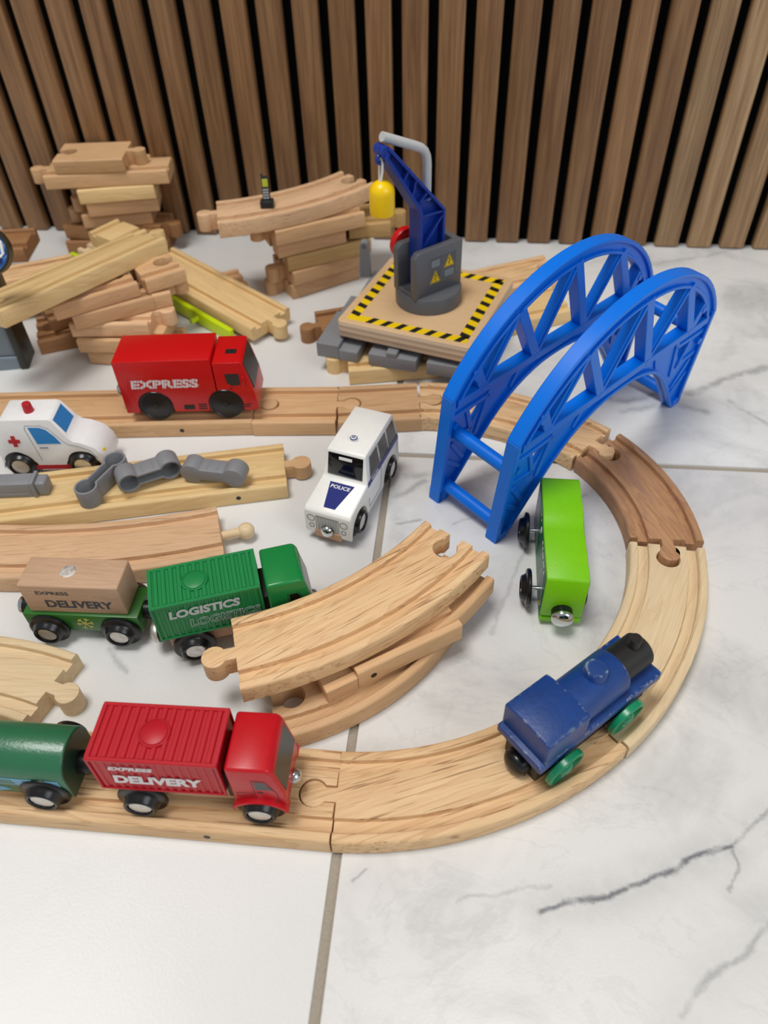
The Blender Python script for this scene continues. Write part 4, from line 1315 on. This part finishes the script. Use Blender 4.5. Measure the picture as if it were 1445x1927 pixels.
edge('pine track below the pale one behind the grey tower', 'pine', -352, 524, 22, 66, 18, th=11.5, ends=('n', 'n'))
edge('brown track standing furthest left behind the grey tower', 'brown', -392, 566, 10, 40, 36, th=12, ends=('n', 'n'))
edge('brown straight track lying alone between the two stacks', 'tan', -200, 559.5, 32, 22, 7.5, th=7.5, ends=('n', 'f'))

# ------------------------------------------------------------------ grey tower with dial at the left edge
tw = thing('dial_tower', 'slate grey plastic tower with a round blue dial at the left edge', 'toy tower', -353, 430, 0, 14, ry=3)
b = bmesh.new(); prism(b, [(-24, 12), (24, 12), (20, 92), (-20, 92)], 'y', 0, 20, .8, 2); obj('body', b, 'slate', tw)
b = bmesh.new()
prism(b, [(24, 0), (29.5, 0), (24.4, 96), (20, 96)], 'y', -2.5, 21, .6, 2)
prism(b, [(-29.5, 0), (-24, 0), (-20, 96), (-24.4, 96)], 'y', -2.5, 21, .6, 2)
obj('side_rail', b, 'olivek', tw)
b = bmesh.new()
for i in range(3): box(b, -24+16.2*i, -8.6+16.2*i, -1.5, 20, 0, 11.5, .6, 1)
box(b, -1, 2, -1.7, -1.2, 5, 8, .2, 1)
obj('foot', b, 'slate', tw)
dl = bpy.data.objects.new('dial', None); COL.objects.link(dl); dl.parent = tw; dl.empty_display_size = .01
bpy.context.view_layer.update()
dl.matrix_local = tw.matrix_world.inverted() @ Matrix.Translation((-297*MM, 405*MM, 108.5*MM)) @ Matrix.Rotation(R(12), 4, 'Z') @ Matrix.Rotation(R(-25), 4, 'X') @ Matrix.Scale(.76, 4)
b = bmesh.new(); lathe(b, [(0, 0), (18.4, 0), (19, .6), (19, 9.4), (18.4, 10), (17.2, 10), (16.8, 9.2), (0, 9.2)], 48, AX('y', (0, 9, 0), True)); obj('dial_case', b, 'olivek', dl)
b = bmesh.new(); lathe(b, [(17, 9.0), (17, 9.5), (0, 9.6)], 48, AX('y', (0, 9, 0), True))
m, nt, bs = newmat('dial_print'); h = NT(nt)
tc = h.n('ShaderNodeTexCoord').outputs['Object']
h.l(h.ramp(h.noise(tc, 130, 4, .6), [(.35, lin('10204A')), (.52, lin('2A5CA8')), (.72, lin('8CC4E8'))]), bs.inputs['Base Color']); bs.inputs['Roughness'].default_value = .2
obj('dial_face', b, m, dl)
b = bmesh.new()
tube(b, [(11.5, -.7, -5), (14, -.7, -3), (14, -.7, 6), (11.5, -.7, 8), (7, -.7, 8), (5, -.7, 6), (5, -.7, -3), (7, -.7, -5)], 1.2, 8, True)
obj('dial_mark', b, 'white', dl)


# ------------------------------------------------------------------ grey dog-bone connectors and the grey bar
def dogbone(name, label, x, y, z, rz, rx, Lc=26.0, depth=12.0):
    t = thing(name, label, 'toy connector', x, y, z, 0, group='grey dog-bone connectors')
    t.rotation_euler = (Matrix.Rotation(R(rz), 3, 'Z') @ Matrix.Rotation(R(rx), 3, 'X')).to_euler()

    def outline(r, w):
        ph = math.asin(w/r)
        A = [PI-ph-(2*PI-2*ph)*i/18 for i in range(19)]
        o = [(Lc/2+r*math.cos(a), r*math.sin(a)) for a in A]
        return o+[(-u, -v) for u, v in o]
    O, I = outline(6.8, 3.9), outline(5.5, 2.5)
    b = bmesh.new()
    n = len(O)
    vo0 = [b.verts.new((u, v, 0)) for u, v in O]; vo1 = [b.verts.new((u, v, depth)) for u, v in O]
    vi0 = [b.verts.new((u, v, 1.5)) for u, v in I]; vi1 = [b.verts.new((u, v, depth)) for u, v in I]
    b.faces.new(vo0[::-1]); b.faces.new(vi0)
    for i in range(n):
        j = (i+1) % n
        b.faces.new((vo0[i], vo0[j], vo1[j], vo1[i])); b.faces.new((vi0[j], vi0[i], vi1[i], vi1[j])); b.faces.new((vo1[i], vo1[j], vi1[j], vi1[i]))
    bmesh.ops.recalc_face_normals(b, faces=b.faces)
    bevel(b, .35, 2, 60)
    obj('shell', b, 'grey', t)
    b = bmesh.new()
    for u in (-3.2, 3.2):
        for v in (3.9, -3.9): box(b, u-.5, u+.5, v-.25, v+.25, 1.5, depth-1.5, .2, 1)
    obj('grip_ribs', b, 'grey', t)
    return t


dogbone('track_connector', 'grey dog-bone connector standing open side up, leftmost of three', -211, 305.5, 11.2, 72, 0)
dogbone('track_connector', 'grey hollow dog-bone connector on its side, middle of three', -188.5, 318, 19.2, 33, 90, Lc=24.5)
dogbone('track_connector', 'grey dog-bone connector showing its closed side, rightmost of three', -146, 312, 18.4, -4, -90, depth=11)
gb = thing('grey_bar', 'grey plastic bar with a stepped end lying on the yellow track', 'toy part', -258, 297.5, 11.1, 8)
b = bmesh.new(); box(b, -26, 8, -5, 5, 0, 10.4, .8, 2); box(b, -24, 4, -5.4, -4.8, 2.2, 3.2, .1, 1); obj('bar', b, 'grey', gb)
b = bmesh.new(); box(b, 7, 9.2, -5.9, 5.9, 0, 11.4, .5, 2); box(b, 9, 15.5, -4.6, 4.6, .4, 10, 1.4, 3); obj('end_step', b, 'grey', gb)
